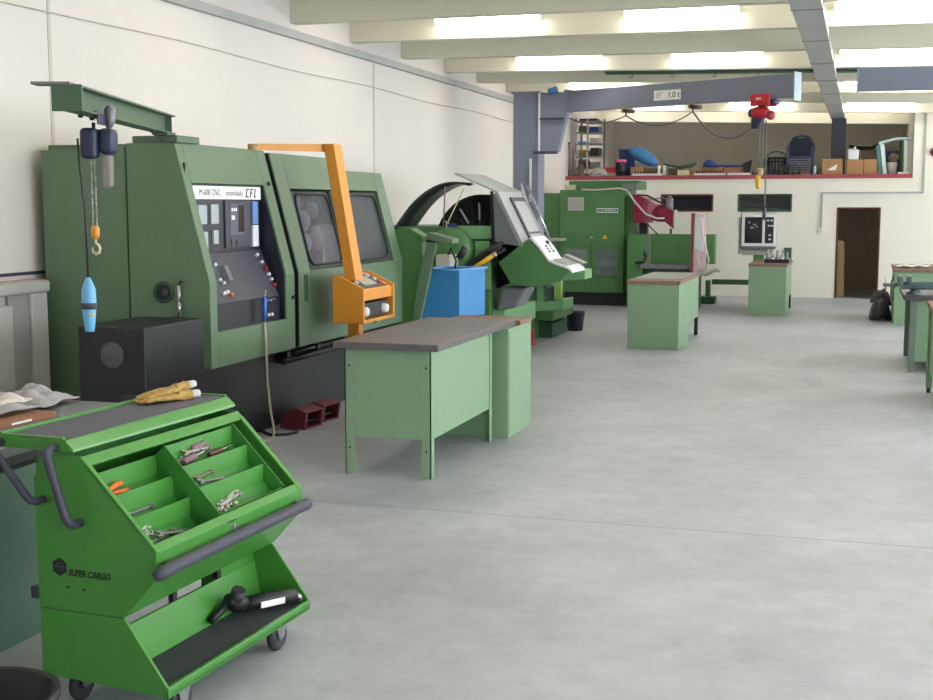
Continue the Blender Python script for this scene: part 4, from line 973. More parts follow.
wall.loft([(-4.70, 12.99, .62), (-4.185, 12.99, .62), (-4.185, 13.01, .62), (-4.70, 13.01, .62)], [(-4.57, 12.99, 1.24), (-4.185, 12.99, 1.24), (-4.185, 13.01, 1.24), (-4.57, 13.01, 1.24)])
wall.loft([(-4.185, 12.99, .74), (-4.165, 12.99, .74), (-4.10, 13.75, .70), (-4.12, 13.75, .70)], [(-4.185, 12.99, 1.24), (-4.165, 12.99, 1.24), (-4.10, 13.75, 1.22), (-4.12, 13.75, 1.22)])
wall.loft([(-4.70, 13.01, .62), (-4.68, 13.01, .62), (-4.68, 13.75, .62), (-4.70, 13.75, .62)], [(-4.57, 13.01, 1.24), (-4.55, 13.01, 1.24), (-4.55, 13.75, 1.24), (-4.57, 13.75, 1.24)])
wall.box(-4.68, -4.12, 13.73, 13.75, .62, 1.22).box(-4.68, -4.17, 13.01, 13.73, .62, .64)
wall.build('hopper', blue_bin, t, merge=False)
MB().tube([(-4.57, 12.985, 1.245), (-4.17, 12.985, 1.245), (-4.08, 13.76, 1.235), (-4.57, 13.76, 1.24)], .014, 8, closed=True).build('rim', mat('rim_blue', (96, 160, 226), .4), t)
MB().loft([(-4.163, 13.3, 1.14), (-4.155, 13.3, 1.14), (-4.145, 13.42, 1.14), (-4.153, 13.42, 1.14)], [(-4.163, 13.3, 1.19), (-4.155, 13.3, 1.19), (-4.145, 13.42, 1.19), (-4.153, 13.42, 1.19)]).build('sticker', cream, t)
MB().box(-4.66, -4.2, 13.05, 13.7, .12, .62).build('undercarriage', black_base, t, bevel=.01)
for (x, y) in ((-4.6, 13.1), (-4.26, 13.1), (-4.6, 13.65), (-4.26, 13.65)): MB().lathe([(0, -.02), (.055, -.02), (.06, 0), (.055, .02), (0, .02)], (x, y, .06), 'X', 18).build('wheel', rubber, t)

# ------------------------------------------------------------------ facing lathe in the middle distance
B = thing('facing_lathe', 'green facing lathe with big dark spoked faceplate and sloping grey splash hood', 'lathe', (-4.8, 16.5, 0))
MB().box(-6.1, -4.87, 15.05, 16.6, .0, 1.68).build('headstock', mach_green, B, bevel=.01)
MB().box(-4.87, -4.36, 15.05, 15.25, 1.53, 1.69).build('crossbeam', mach_light, B, bevel=.006)
MB().box(-4.87, -4.45, 15.12, 16.4, .5, 1.53).build('headstock_front', mach_green, B, bevel=.006)
MB().box(-4.62, -4.42, 15.06, 15.12, .9, 1.5).build('access_cover', mach_light, B, bevel=.006)
MB().lathe([(0, -.14), (.14, -.14), (.26, -.1), (.28, -.05), (.28, .07)], (-4.92, 15.05, 1.40), 'Y', 32).build('bearing_boss', mach_green, B)
# faceplate with spokes (axis along the hall)
fp = MB().lathe([(0, -.05), (.1, -.05), (.12, -.02), (.56, -.02), (.58, -.045), (.61, -.045), (.625, 0), (.625, .3), (0, .3)], (-4.67, 15.5, 1.46), 'Y', 48).build('faceplate', black, B)
for a in range(0, 360, 15):
    r0, r1 = .2, .5; c, s_ = math.cos(math.radians(a)), math.sin(math.radians(a))
    MB().cyl((-4.67+c*r0, 15.47, 1.46+s_*r0), (-4.67+c*r1, 15.47, 1.46+s_*r1), .012 if a % 45 else .02, n=8).build('spoke', steel_dull if a % 30 == 0 and a % 90 == 0 else rubber, fp)
for (a, r0, r1) in ((92, .30, .52), (122, .30, .52), (150, .42, .56)):
    c, s_ = math.cos(math.radians(a)), math.sin(math.radians(a))
    MB().cyl((-4.67+c*r0, 15.455, 1.46+s_*r0), (-4.67+c*r1, 15.455, 1.46+s_*r1), .014, n=8).build('jaw_slot', plastic_white, fp)
# curved cover: a thin sheet arching over the faceplate
ctl = [(-5.74, 1.56), (-5.67, 1.68), (-5.46, 1.95), (-5.26, 2.12), (-5.06, 2.215), (-4.87, 2.24), (-4.71, 2.21)]
arc = []
for i in range(len(ctl)-1):
    p0, p1, p2, p3 = ctl[max(i-1, 0)], ctl[i], ctl[i+1], ctl[min(i+2, len(ctl)-1)]
    for k in range(4):
        t_ = k/4.; arc.append(tuple(.5*(2*b_+(c_-a_)*t_+(2*a_-5*b_+4*c_-d_)*t_*t_+(3*b_-3*c_+d_-a_)*t_**3) for a_, b_, c_, d_ in zip(p0, p1, p2, p3)))
arc.append(ctl[-1])
g = MB(); v = []; f = []
for (x, z) in arc:
    wd = .75 if x < -4.9 else .75*( -4.71-x)/.19+.12
    v += [(x, 15.0, z), (x, 15.0+wd, z), (x+.018, 15.0+wd, z-.022), (x+.018, 15.0, z-.022)]
n = len(arc)
for i in range(n-1):
    for k in range(4): f.append((i*4+k, (i+1)*4+k, (i+1)*4+(k+1) % 4, i*4+(k+1) % 4))
f += [(0, 1, 2, 3), (n*4-1, n*4-2, n*4-3, n*4-4)]
g.add(v, f, None, True).build('arched_cover', mat('cover_dark', (56, 64, 62), .4, metal=.3, var=.1), B)
MB().cyl((-5.02, 15.01, 1.69), (-5.0, 15.01, 2.18), .01, n=8).build('stay_rod', steel_dull, B)
# splash hood, sliding
HP = [(-4.87, 2.35), (-4.32, 2.12), (-3.98, 1.45)]
def sheet(pts, y0, y1, th):
    m = MB()
    for (a, b) in zip(pts, pts[1:]):
        m.prism([a, b, (b[0]-th, b[1]-th*.6), (a[0]-th*.3, a[1]-th)], y0, y1)
    return m
sheet(HP, 15.02, 16.25, .02).build('splash_hood', sheet_grey, B)
MB().prism([(-4.37, 2.09), (-4.33, 2.09), (-4.02, 1.44), (-4.34, 1.50)], 15.0, 15.02).build('hood_side', panel_grey, B)
MB().prism([(-4.36, 2.13), (-4.31, 2.12), (-3.97, 1.45), (-4.02, 1.44)], 14.985, 15.0).build('hood_edge', sheet_grey, B)
MB().prism([(-4.40, 2.12), (-4.37, 2.12), (-4.34, 1.50), (-4.38, 1.42)], 14.98, 15.02).build('hood_seal', black, B)
def hq(t0, t1, y0, y1, h):
    a = Vector((-4.32, 0, 2.12)); b = Vector((-3.98, 0, 1.45)); n_ = Vector((.67, 0, .34)).normalized()
    p, q = a.lerp(b, t0), a.lerp(b, t1)
    c = [Vector((p.x, y0, p.z)), Vector((p.x, y1, p.z)), Vector((q.x, y1, q.z)), Vector((q.x, y0, q.z))]
    return c, [k+n_*h for k in c]
wf = MB().loft(*hq(.12, .93, 15.42, 16.1, .02)).build('window_frame', console_grey, B)
MB().loft(*hq(.2, .78, 15.48, 16.04, .026)).build('window_pane', mat('pane_pale', (150, 152, 158), .35, var=.03), wf)
MB().loft(*hq(.82, .91, 15.48, 16.04, .026)).build('handle_strip', pink_red if False else mat('strip_grey', (170, 160, 164), .4), wf)
MB().cyl((-4.25, 16.22, 2.2), (-3.92, 16.22, 1.45), .02, n=8).build('hood_rod', steel, B)
MB().prism([(-4.27, 2.08), (-4.18, 1.98), (-4.28, 2.24)], 16.0, 16.02).build('rag_hook', cuff_white, B)
# operator console below hood
CP = [(-3.92, 1.53), (-4.30, 1.24), (-4.13, .965), (-3.80, .94), (-3.50, 1.02), (-3.41, 1.15), (-3.68, 1.25), (-3.79, 1.40)]
MB().prism(CP, 15.0, 15.75).build('console_housing', mach_green, B, bevel=.008)
cp2 = MB().prism([(-3.91, 1.545), (-3.78, 1.41), (-3.675, 1.262), (-3.66, 1.28), (-3.76, 1.43), (-3.88, 1.56)], 15.02, 15.7).build('control_panel', plastic_white, B)
for k, (x, z, yy, m_) in enumerate(((-3.80, 1.475, 15.5, black), (-3.765, 1.435, 15.3, ink), (-3.745, 1.40, 15.3, ink), (-3.72, 1.37, 15.3, ink), (-3.765, 1.435, 15.5, steel_dull), (-3.745, 1.40, 15.5, steel_dull), (-3.72, 1.37, 15.5, ink))):
    MB().ball((x, yy, z), .03 if k == 0 else .018, n=8, m=6).build('button', m_, cp2)
MB().prism([(-3.675, 1.255), (-3.41, 1.16), (-3.36, 1.12), (-3.37, 1.16), (-3.42, 1.195), (-3.66, 1.28)], 15.02, 15.75).build('keyboard_shelf', plastic_white, B, bevel=.004)
MB().prism([(-3.62, 1.272), (-3.45, 1.208), (-3.45, 1.216), (-3.62, 1.28)], 15.1, 15.68).build('keyboard', panel_grey, B)
MB().prism([(-3.62, .98), (-3.36, 1.0), (-3.36, 1.12), (-3.62, 1.12)], 15.76, 16.2).build('pendant_box', mach_light, B, bevel=.006)
MB().prism([(-3.72, 1.25), (-3.44, 1.18), (-3.42, 1.20), (-3.68, 1.31)], 15.95, 16.2).build('document_holder', cabinet_shade, B)
# tubes, yellow hose sleeve, chip chute
for k, (dx, dz) in enumerate(((0, 0), (.05, -.03), (-.04, .03), (.02, .05))):
    MB().tube([(-4.25+dx, 14.97, 1.44+dz), (-4.45+dx, 14.97, 1.32+dz), (-4.80+dx, 15.0, 1.06+dz)], .022, 8).build('cable_hose', cable_black, B)
MB().tube([(-4.34, 14.9, 1.33), (-4.60, 14.9, 1.16)], .028, 10).build('warning_sleeve', yellow, B)
MB().tube([(-4.33, 14.9, 1.335), (-4.30, 14.9, 1.35)], .030, 10).build('sleeve_cap', cream, B)
MB().loft([(-4.30, 15.2, .92), (-3.98, 15.2, .92), (-3.98, 15.7, .92), (-4.30, 15.7, .92)], [(-4.38, 15.2, .62), (-4.12, 15.2, .66), (-4.12, 15.7, .66), (-4.38, 15.7, .62)]).build('chip_chute', panel_grey, B, bevel=.03)
# bed, slides and steps
MB().box(-5.9, -4.50, 16.6, 19.0, 0, .38).build('bed', mach_green, B, bevel=.01)
MB().prism([(-4.9, .38), (-4.45, .38), (-4.45, .56), (-4.62, .85), (-4.9, .85)], 15.3, 17.2).build('saddle', mach_light, B, bevel=.01)
MB().box(-4.55, -4.30, 15.3, 16.9, .38, .62).build('slide', mach_light, B, bevel=.006)
MB().prism([(-4.50, .42), (-4.03, .46), (-4.03, .60), (-4.50, .54)], 17.45, 18.1).build('step', mach_light, B, bevel=.006)
MB().box(-4.52, -4.22, 17.6, 18.9, .28, .42).build('slide', mach_green, B, bevel=.006)
MB().prism([(-4.52, .0), (-4.30, .0), (-4.30, .2), (-4.52, .28)], 17.9, 18.9).build('foot', mach_dark, B, bevel=.01)
MB().box(-4.44, -4.34, 17.5, 17.7, .54, .9).build('column', mach_light, B, bevel=.004)
MB().box(-4.34, -4.14, 17.62, 17.68, .56, .86).build('cover_plate', panel_grey, B)
MB().box(-4.18, -4.08, 17.5, 17.62, .6, .9).build('valve_block', mat('valve_green', (140, 176, 96), .5), B)
MB().cyl((-4.24, 17.4, .82), (-4.24, 17.6, .82), .06, n=14).build('coolant_pump', steel_dull, B)
MB().box(-5.2, -4.45, 16.4, 17.6, .56, .92).build('carriage', mach_dark, B, bevel=.01)
MB().tube([(-4.75, 15.02, 2.16), (-4.98, 15.0, 1.7), (-4.93, 14.97, 1.5), (-4.9, 14.97, 1.3)], .008, 6).build('coolant_line', cream, B)
MB().box(-4.97, -4.86, 15.0, 15.05, 1.60, 1.72).build('valve', blue_dark, B, bevel=.01)
t = thing('floor_bracket', 'small red metal stand on the floor behind the tool cabinet', 'bracket', (-4.25, 17.0, 0))
MB().box(-4.46, -4.31, 16.9, 17.0, 0, .02).build('base', hoist_red, t)
MB().box(-4.40, -4.34, 16.93, 16.98, .02, .22).build('upright', hoist_red, t, bevel=.004)
t = thing('bucket', 'small dark bucket standing by the facing lathe in mid-hall', 'bucket', (-4.22, 19.1, 0))
MB().lathe([(0, .005), (.11, .005), (.115, 0), (.12, .01), (.15, .28), (.158, .285), (.158, .3), (.145, .3), (.112, .02), (0, .02)], (-4.22, 19.1, 0), 'Z', 24).build('pail', mat('bucket_navy', (34, 40, 52), .5, var=.1), t)
MB().tube([(-4.37, 19.1, .29), (-4.39, 19.1, .40), (-4.35, 19.1, .5), (-4.30, 19.1, .42), (-4.27, 19.15, .3)], .008, 6).build('handle', black, t)

# ------------------------------------------------------------------ boring/milling machine at the back
G = thing('milling_machine', 'tall green milling machine cabinet with burgundy head near the far wall', 'milling machine', (-4.9, 24.4, 0))
MB().box(-5.63, -4.36, 24.0, 25.3, .25, 2.245).build('cabinet', mach_green, G, bevel=.01)
MB().box(-4.36, -4.17, 24.12, 25.3, .15, 2.12).build('cabinet_side', mach_green, G, bevel=.01)
MB().box(-6.15, -5.64, 24.1, 25.2, .1, 2.18).build('rear_column', mach_green, G, bevel=.01)
MB().box(-5.55, -4.2, 24.1, 25.2, 0, .25).build('plinth', black, G)
MB().box(-5.50, -4.12, 24.2, 25.1, 2.246, 2.42).build('top_cover', mach_green, G, bevel=.01)
MB().box(-5.55, -5.35, 24.05, 24.2, 2.246, 2.34).build('wiring_box', cream, G, bevel=.006)
MB().box(-4.42, -4.12, 24.02, 24.3, 2.246, 2.36).build('motor', panel_grey, G, bevel=.01)
for (a, b) in ((-5.55, -5.04), (-4.95, -4.43)):
    dp = MB().box(a, b, 23.985, 24.0, .55, 1.16).build('cabinet_door', mach_light if False else mach_green, G, bevel=.004)
    MB().box(a+.05, b-.05, 23.978, 23.986, .60, 1.10).build('door_window', mat('win_grey', (104, 118, 116), .2, var=.3, scale=5), dp)
MB().box(-5.004, -4.996, 23.99, 24.0, .3, 1.2).build('door_seam', mach_dark, G)
MB().box(-5.47, -5.15, 23.985, 24.0, 1.84, 2.10).build('notice', mat('notice', (172, 168, 160), .5, var=.1), G, bevel=.002)
pl = MB().box(-4.90, -4.48, 23.985, 24.0, 1.80, 1.89).build('maker_plate', plastic_white, G, bevel=.002)
MB().box(-4.885, -4.495, 23.981, 23.986, 1.815, 1.875).build('plate_field', mach_dark, pl)
text('CORREA', 'lettering', label_white, .066, frame_M((-4.87, 23.98, 1.822), (1, 0, 0), (0, 0, 1)), pl, .001, w=.36, h=.046)
MB().prism([(-4.78, 1.30), (-4.68, 1.30), (-4.73, 1.38)], 23.98, 24.0).build('hazard_sign', yellow, G)
MB().cyl((-4.99, 23.95, 1.32), (-4.99, 24.0, 1.32), .03, n=12).build('handle', steel, G)
MB().box(-5.75, -5.5, 23.6, 24.1, 1.26, 1.31).build('shelf_arm', cabinet_grey, G)
# hose across the top and down to head
MB().tube([(-5.2, 23.97, 2.25), (-4.9, 23.96, 2.24), (-4.45, 23.96, 2.27), (-4.3, 23.9, 2.23), (-4.1, 23.8, 1.98), (-3.9, 23.75, 1.78), (-3.7, 23.75, 1.70), (-3.55, 23.75, 1.70)], .017, 8).build('hose', hose_white, G)
# burgundy ram and head
MB().prism([(-4.17, 1.62), (-3.93, 1.60), (-3.93, 2.08), (-4.17, 2.16)], 23.9, 24.9).build('ram', head_red, G, bevel=.02)
MB().loft([(-3.93, 23.92, 1.62), (-3.93, 24.6, 1.62), (-3.93, 24.6, 2.06), (-3.93, 23.92, 2.06)], [(-3.70, 24.0, 1.70), (-3.70, 24.5, 1.70), (-3.70, 24.5, 1.93), (-3.70, 24.0, 1.93)]).build('ram_neck', head_red, G, bevel=.02)
MB().lathe([(0, -.16), (.14, -.15), (.17, -.05), (.17, .08), (.12, .16), (0, .18)], (-3.66, 24.1, 1.80), 'X', 24).build('swivel_joint', head_red, G)
MB().loft([(-3.72, 23.9, 1.76), (-3.40, 23.9, 1.50), (-3.40, 24.2, 1.50), (-3.72, 24.2, 1.76)], [(-3.60, 23.9, 1.90), (-3.40, 23.9, 1.84), (-3.40, 24.2, 1.84), (-3.60, 24.2, 1.90)]).build('milling_head', head_red, G, bevel=.02)
MB().box(-3.40, -3.37, 23.88, 24.22, 1.50, 1.86).build('head_flange', cabinet_grey, G, bevel=.004)
MB().cyl((-3.50, 24.0, 1.84), (-3.50, 24.0, 2.08), .075, n=18).build('spindle_motor', panel_grey, G)
MB().cyl((-3.50, 24.0, 2.08), (-3.50, 24.0, 2.13), .04, n=14).build('motor_cap', steel_dull, G)
MB().cyl((-3.46, 24.0, 1.38), (-3.46, 24.0, 1.5), .02, n=10).build('spindle', black, G)
MB().tube([(-4.1, 23.9, 2.14), (-3.9, 23.88, 2.13), (-3.7, 23.86, 2.02), (-3.55, 23.86, 1.95)], .018, 8).build('cable', cable_black, G)
MB().tube([(-3.82, 23.9, 2.06), (-3.65, 23.9, 2.08), (-3.52, 23.9, 2.08)], .01, 6).build('pipe', steel_dull, G)
MB().cyl((-3.8, 23.9, 2.02), (-3.8, 23.9, 2.10), .035, n=10).build('oil_cup', brass if False else cream, G)
MB().box(-4.10, -3.95, 24.2, 24.4, 1.38, 1.62).build('guide', black, G)
# table, knee and beam
MB().box(-4.22, -3.92, 23.6, 24.6, .0, 1.39).build('knee', mach_green, G, bevel=.01)
MB().box(-3.83, -2.62, 23.95, 24.25, .84, 1.40).build('table_guard', mach_green, G, bevel=.008)
MB().box(-3.95, -2.80, 23.5, 24.3, .76, .84).build('table', steel_dull, G, bevel=.004)
MB().box(-3.9, -2.9, 23.7, 24.3, .0, .76).build('table_base', mach_dark, G, bevel=.01)
MB().cyl((-3.90, 23.9, 1.6), (-3.68, 23.9, 1.38), .012, n=8).build('stay', black, G)
MB().tube([(-3.95, 23.7, 1.1), (-3.86, 23.6, .98), (-3.9, 23.6, .88), (-4.05, 23.55, .86)], .025, 8).build('bellows_hose', black, G)
sp_ = MB().prism([(-2.98, .66), (-2.73, .66), (-2.71, 1.1), (-2.75, 1.76), (-2.93, 1.80)], 23.35, 23.42).build('red_guard', pink_red, G, bevel=.006)
MB().box(-2.99, -2.94, 23.30, 23.45, .66, 1.80).build('guard_edge', mat('guard_red', (128, 62, 60), .5), G, bevel=.004)
MB().prism([(-2.93, 1.15), (-2.75, 1.1), (-2.77, 1.72), (-2.92, 1.74)], 23.33, 23.35).build('guard_window', plastic_white, sp_)
for k, pts in enumerate(([(-2.9, 23.3, 1.75), (-2.8, 23.25, 1.7), (-2.76, 23.25, 1.4), (-2.86, 23.25, 1.0), (-2.8, 23.25, .75)], [(-2.8, 23.3, 1.5), (-2.7, 23.2, 1.2), (-2.64, 23.2, .95), (-2.7, 23.2, .75)])):
    MB().tube(pts, .012, 8).build('hose', hose_white, G)
MB().tube([(-2.85, 23.3, .72), (-2.7, 23.3, .70), (-2.52, 23.3, .78), (-2.45, 23.3, .74)], [.05, .06, .04, .02], 10).build('rag_bundle', cabinet_grey, G)
MB().box(-2.80, -1.75, 25.2, 25.3, .38, .48).build('cable_channel', mach_green, G, bevel=.004)
MB().box(-2.92, -2.83, 25.15, 25.3, .12, .46).build('channel_leg', mach_green, G)
MB().box(-3.05, -2.72, 25.0, 25.4, 0, .14).build('channel_foot', mach_dark, G, bevel=.01)

# hanging console on post
t = thing('machine_console', 'grey console with white framed dark screen on a post behind the small far bench', 'console', (-1.9, 24.8, 0))
MB().box(-2.22, -1.56, 24.75, 25.1, 1.10, 1.80).build('housing', panel_grey, t, bevel=.02)
fr = MB().box(-2.20, -1.55, 24.72, 24.75, 1.16, 1.79).build('front_frame', label_white, t, bevel=.01)
MB().box(-2.14, -1.81, 24.71, 24.725, 1.22, 1.72).build('screen', screen_dark, fr, bevel=.004)
MB().box(-1.76, -1.60, 24.71, 24.725, 1.22, 1.72).build('button_field', console_dark, fr, bevel=.004)
for (x, z, w_) in ((-2.08, 1.6, .04), (-1.98, 1.56, .05), (-1.93, 1.52, .03), (-2.04, 1.50, .07)): MB().box(x, x+w_, 24.705, 24.712, z, z+.03).build('readout', mat('readout', (150, 160, 160), .4), fr)
for (x, z) in ((-1.73, 1.64), (-1.66, 1.64), (-1.71, 1.54), (-1.65, 1.54), (-1.69, 1.36), (-1.69, 1.28)): MB().box(x, x+.045, 24.70, 24.712, z, z+.03).build('button', plastic_white, fr)
MB().box(-2.27, -2.22, 24.8, 25.0, 1.0, 1.72).build('side_bracket', cabinet_grey, t)
MB().box(-2.2, -1.6, 24.85, 25.05, .98, 1.10).build('lower_tray', cabinet_grey, t, bevel=.02)
MB().box(-1.98, -1.78, 24.85, 25.0, .0, 1.0).build('post', mach_green, t, bevel=.01)

# ------------------------------------------------------------------ jib crane
K = thing('jib_crane', 'blue grey pillar jib crane with long boom marked 1.0 t', 'crane', (-5.1, 19.6, 0))
g = MB().box(-5.33, -4.92, 19.45, 19.47, 0, 3.70).box(-5.33, -4.92, 19.83, 19.85, 0, 3.70).box(-5.33, -5.30, 19.47, 19.83, 0, 3.70).box(-4.95, -4.92, 19.47, 19.83, 0, 3.70)
g.build('column', crane_blue, K, merge=False)
MB().box(-5.36, -4.89, 19.42, 19.88, 3.70, 3.73).build('cap_plate', crane_blue, K)
MB().box(-5.5, -4.75, 19.3, 20.0, 0, .03).build('base_plate', crane_blue, K)
MB().prism([(-4.91, 3.70), (-4.46, 3.70), (-4.46, 3.36), (-4.60, 2.78), (-4.91, 2.78)], 19.42, 19.60).build('slewing_bracket', crane_blue, K, bevel=.008)
MB().box(-4.88, -4.50, 19.36, 19.42, 3.28, 3.31).build('bracket_flange', console_grey, K)
MB().box(-4.98, -4.6, 19.36, 19.46, 2.75, 2.79).build('bracket_flange', console_grey, K)
MB().box(-4.915, -4.885, 19.40, 19.42, 2.8, 3.70).build('hinge_rod', plastic_white, K)
MB().cyl((-5.04, 19.41, 2.0), (-5.04, 19.41, 2.68), .022, n=10).build('conduit', hose_white, K)
MB().cyl((-4.75, 19.4, 3.71), (-4.62, 19.45, 3.75), .05, n=12).build('pivot_cap', blue_tarp, K)
# boom
b0 = Vector((-4.47, 19.50, 0)); b1 = Vector((-.90, 17.80, 0)); bd_ = (b1-b0).normalized(); bn = Vector((-bd_.y, bd_.x, 0))
def boomp(s, w, z): p = b0+bd_*s+bn*w; return Vector((p.x, p.y, z))
BLn = (b1-b0).length
def bbx(s0, s1, w0, w1, z0, z1): return MB().loft([boomp(s0, w0, z0), boomp(s0, w1, z0), boomp(s0, w1, z1), boomp(s0, w0, z1)], [boomp(s1, w0, z0), boomp(s1, w1, z0), boomp(s1, w1, z1), boomp(s1, w0, z1)])
bbx(0, BLn, -.07, .07, 3.40, 3.72).build('boom', crane_blue, K, bevel=.006)
bbx(BLn-.0, BLn+.015, -.09, .10, 3.36, 3.74).build('boom_end_plate', mat('end_pale', (160, 176, 186), .4, metal=.2), K)
bbx(0, .06, -.08, .08, 3.38, 3.74).build('boom_flange', crane_blue, K)
side_n = -1 if (bn.y > 0) else 1
s0 = (Vector((-2.96, 18.75, 0))-b0).dot(bd_)
pla = bbx(s0-.0, s0+.46, side_n*.073, side_n*.08, 3.475, 3.62).build('load_plate', label_white, K)
o_ = boomp(s0+.24, side_n*.0815, 3.51)
text('1.0 t', 'lettering', ink, .115, frame_M(o_, bd_, (0, 0, 1)), pla, .001, bold=.001)
for k in range(3):
    bbx(s0+.03, s0+.16-.03*k, side_n*.081, side_n*.082, 3.58-.03*k, 3.588-.03*k).build('print_line', ink_grey, pla)
# trolleys and hanging cable
pts_all = []
for k, px_s in enumerate((.28, 1.0+.55)):
    pass
def trolley(s):
    t_ = MB().loft([boomp(s-.04, -.10, 3.33), boomp(s+.04, -.10, 3.33), boomp(s+.04, .10, 3.33), boomp(s-.04, .10, 3.33)], [boomp(s-.05, -.10, 3.40), boomp(s+.05, -.10, 3.40), boomp(s+.05, .10, 3.40), boomp(s-.05, .10, 3.40)]).build('cable_trolley', wood, K, bevel=.01)
    MB().cyl(boomp(s+.03, -.12, 3.36), boomp(s+.03, .12, 3.36), .03, n=12).build('roller', black, t_)
    MB().cyl(boomp(s, -.03, 3.33), boomp(s, -.03, 3.28), .012, n=8).build('clip', black, t_)
S = [1.15, 2.33, 3.43]
trolley(S[0]); trolley(S[1])
MB().tube(catenary(boomp(.05, 0, 3.30), boomp(S[0], -.03, 3.29), .10), .010, 8).build('festoon_cable', cable_grey, K)
MB().tube(catenary(boomp(S[0], -.03, 3.29), boomp(S[1], -.03, 3.29), .17), .010, 8).build('festoon_cable', cable_grey, K)
MB().tube(catenary(boomp(S[1], -.03, 3.29), boomp(S[2]-.02, -.03, 3.10), .30), .012, 8).build('festoon_cable', cable_grey, K)
# red hoist on the boom
t = thing('boom_hoist', 'red electric hoist hanging from the blue grey crane boom', 'hoist', tuple(boomp(S[2]+.05, 0, 3.1)))
def hb(s0, s1, w0, w1, z0, z1): return bbx(S[2]+s0, S[2]+s1, w0, w1, z0, z1)
hb(-.12, .18, -.13, -.075, 3.31, 3.47).build('trolley_plate', hoist_red, t, bevel=.02)
hb(-.12, .18, .075, .13, 3.31, 3.47).build('trolley_plate', hoist_red, t, bevel=.02)
hb(-.02, .06, -.131, -.128, 3.39, 3.42).build('nameplate', cream, t)
MB().cyl(boomp(S[2]+.20, -.09, 3.36), boomp(S[2]+.20, .09, 3.36), .03, n=12).build('trolley_wheel', hoist_navy, t)
MB().tube([boomp(S[2]-.13, -.03, 3.22), boomp(S[2]-.08, -.03, 3.22), boomp(S[2]+.08, -.03, 3.22), boomp(S[2]+.13, -.03, 3.21)], [.06, .085, .085, .05], 18).build('motor', hoist_red, t)
MB().ball(boomp(S[2]-.12, -.03, 3.22), .07, n=14, m=9).build('motor_cover', hoist_navy, t)
MB().ball(boomp(S[2]+.15, -.02, 3.18), .065, n=14, m=9).build('brake_cover', mat('brake_red', (160, 60, 70), .4), t)
hb(-.02, .08, -.06, .03, 3.29, 3.33).build('suspension', black, t)
MB().loft([boomp(S[2]-.12, -.07, 3.0), boomp(S[2]-.03, -.07, 3.0), boomp(S[2]-.03, .02, 3.0), boomp(S[2]-.12, .02, 3.0)], [boomp(S[2]-.13, -.08, 3.15), boomp(S[2]+.06, -.08, 3.15), boomp(S[2]+.06, .03, 3.15), boomp(S[2]-.13, .03, 3.15)]).build('chain_bucket', hoist_navy, t, bevel=.02)
for dx in (-.0, .05): MB().cyl(boomp(S[2]+dx, -.03, 3.1), boomp(S[2]+dx+.0, -.03, 2.42), .006, n=6).build('chain', steel_dull, t)
hc = boomp(S[2]+.02, -.03, 0)
MB().tube([(hc.x, hc.y, 2.46), (hc.x, hc.y, 2.44), (hc.x, hc.y, 2.38), (hc.x, hc.y, 2.34)], [.03, .045, .045, .02], 12).build('limit_switch', wood, t)
MB().tube([(hc.x-.02, hc.y, 2.36), (hc.x-.03, hc.y, 2.28), (hc.x-.02, hc.y, 2.19), (hc.x-.01, hc.y, 2.17)], [.03, .04, .032, .015], 12).build('hook_block', yellow, t)
MB().tube([boomp(S[2]+.10, -.05, 3.12), (hc.x+.07, hc.y, 2.7), (hc.x+.075, hc.y, 2.0), (hc.x+.07, hc.y, 1.92)], .009, 8).build('pendant_cable', cable_grey, t)
pn = MB().tube([(hc.x+.07, hc.y, 1.92), (hc.x+.07, hc.y, 1.90), (hc.x+.07, hc.y, 1.80), (hc.x+.07, hc.y, 1.74)], [.012, .024, .026, .016], 10).build('push_button_pendant', console_grey, t)

t = thing('crane_boom', 'blue grey crane boom entering over the right-hand benches', 'crane', (2.5, 17.6, 0))
MB().box(-.10, 4.6, 17.52, 17.66, 3.44, 3.74).build('boom', crane_blue, t, bevel=.006)
MB().box(-.12, -.10, 17.50, 17.68, 3.42, 3.76).build('boom_end_plate', mat('end_pale2', (150, 150, 168), .4), t)
MB().box(4.6, 5.0, 17.4, 17.8, 0, 3.78).build('column', crane_blue, t, bevel=.006)

# ------------------------------------------------------------------ storage loft contents
ZL = 2.585
def P1(mb, name, m, lab, cat, grp=None, bevel=0.):
    o = mb.build(name, m, None, bevel); return tag(o, lab, cat, grp)
# steel ladder rack
t = thing('steel_rack', 'tall narrow steel shelving rack packed with parts in the loft corner', 'rack', (-5.92, 28.1, ZL-.025))
for (x, y) in ((-6.17, 27.8), (-5.90, 27.8), (-6.17, 28.4), (-5.62, 28.3)): MB().box(x-.02, x+.02, y-.02, y+.02, ZL-.02, 3.88).build('upright', steel if y < 28 else steel_dull, t)
for z in (2.75, 3.02, 3.3, 3.55, 3.8): MB().box(-6.19, -5.60, 27.8, 28.42, z, z+.02).build('shelf', steel_dull, t)
its = [(-6.12, 2.77, .2, .2, junk_brown), (-5.86, 2.77, .18, .15, steel_dull), (-6.12, 3.04, .2, .14, cardboard), (-5.85, 3.04, .2, .18, black), (-6.13, 3.32, .2, .05, blue_cyan), (-5.86, 3.32, .2, .12, cabinet_grey),
       (-6.12, 3.57, .2, .14, junk_brown), (-5.86, 3.57, .2, .12, blue_dark), (-6.1, 3.82, .4, .05, console_dark)]
for k, (x, z, w_, h_, m_) in enumerate(its):
    P1(MB().box(x, x+w_, 27.85, 28.2, z, z+h_), 'parts_box', m_, 'box of parts in the steel rack, ' + ['left on the lowest shelf', 'right on the lowest shelf', 'left on the second shelf', 'right on the second shelf', 'left on the middle shelf', 'right on the middle shelf', 'left on the fourth shelf', 'right on the fourth shelf', 'alone on the top shelf'][k], 'box', 'boxes in the steel rack', .008)
t = thing('casting', 'brown dirty casting on the loft edge before the steel rack', 'casting', (-6.0, 27.62, ZL))
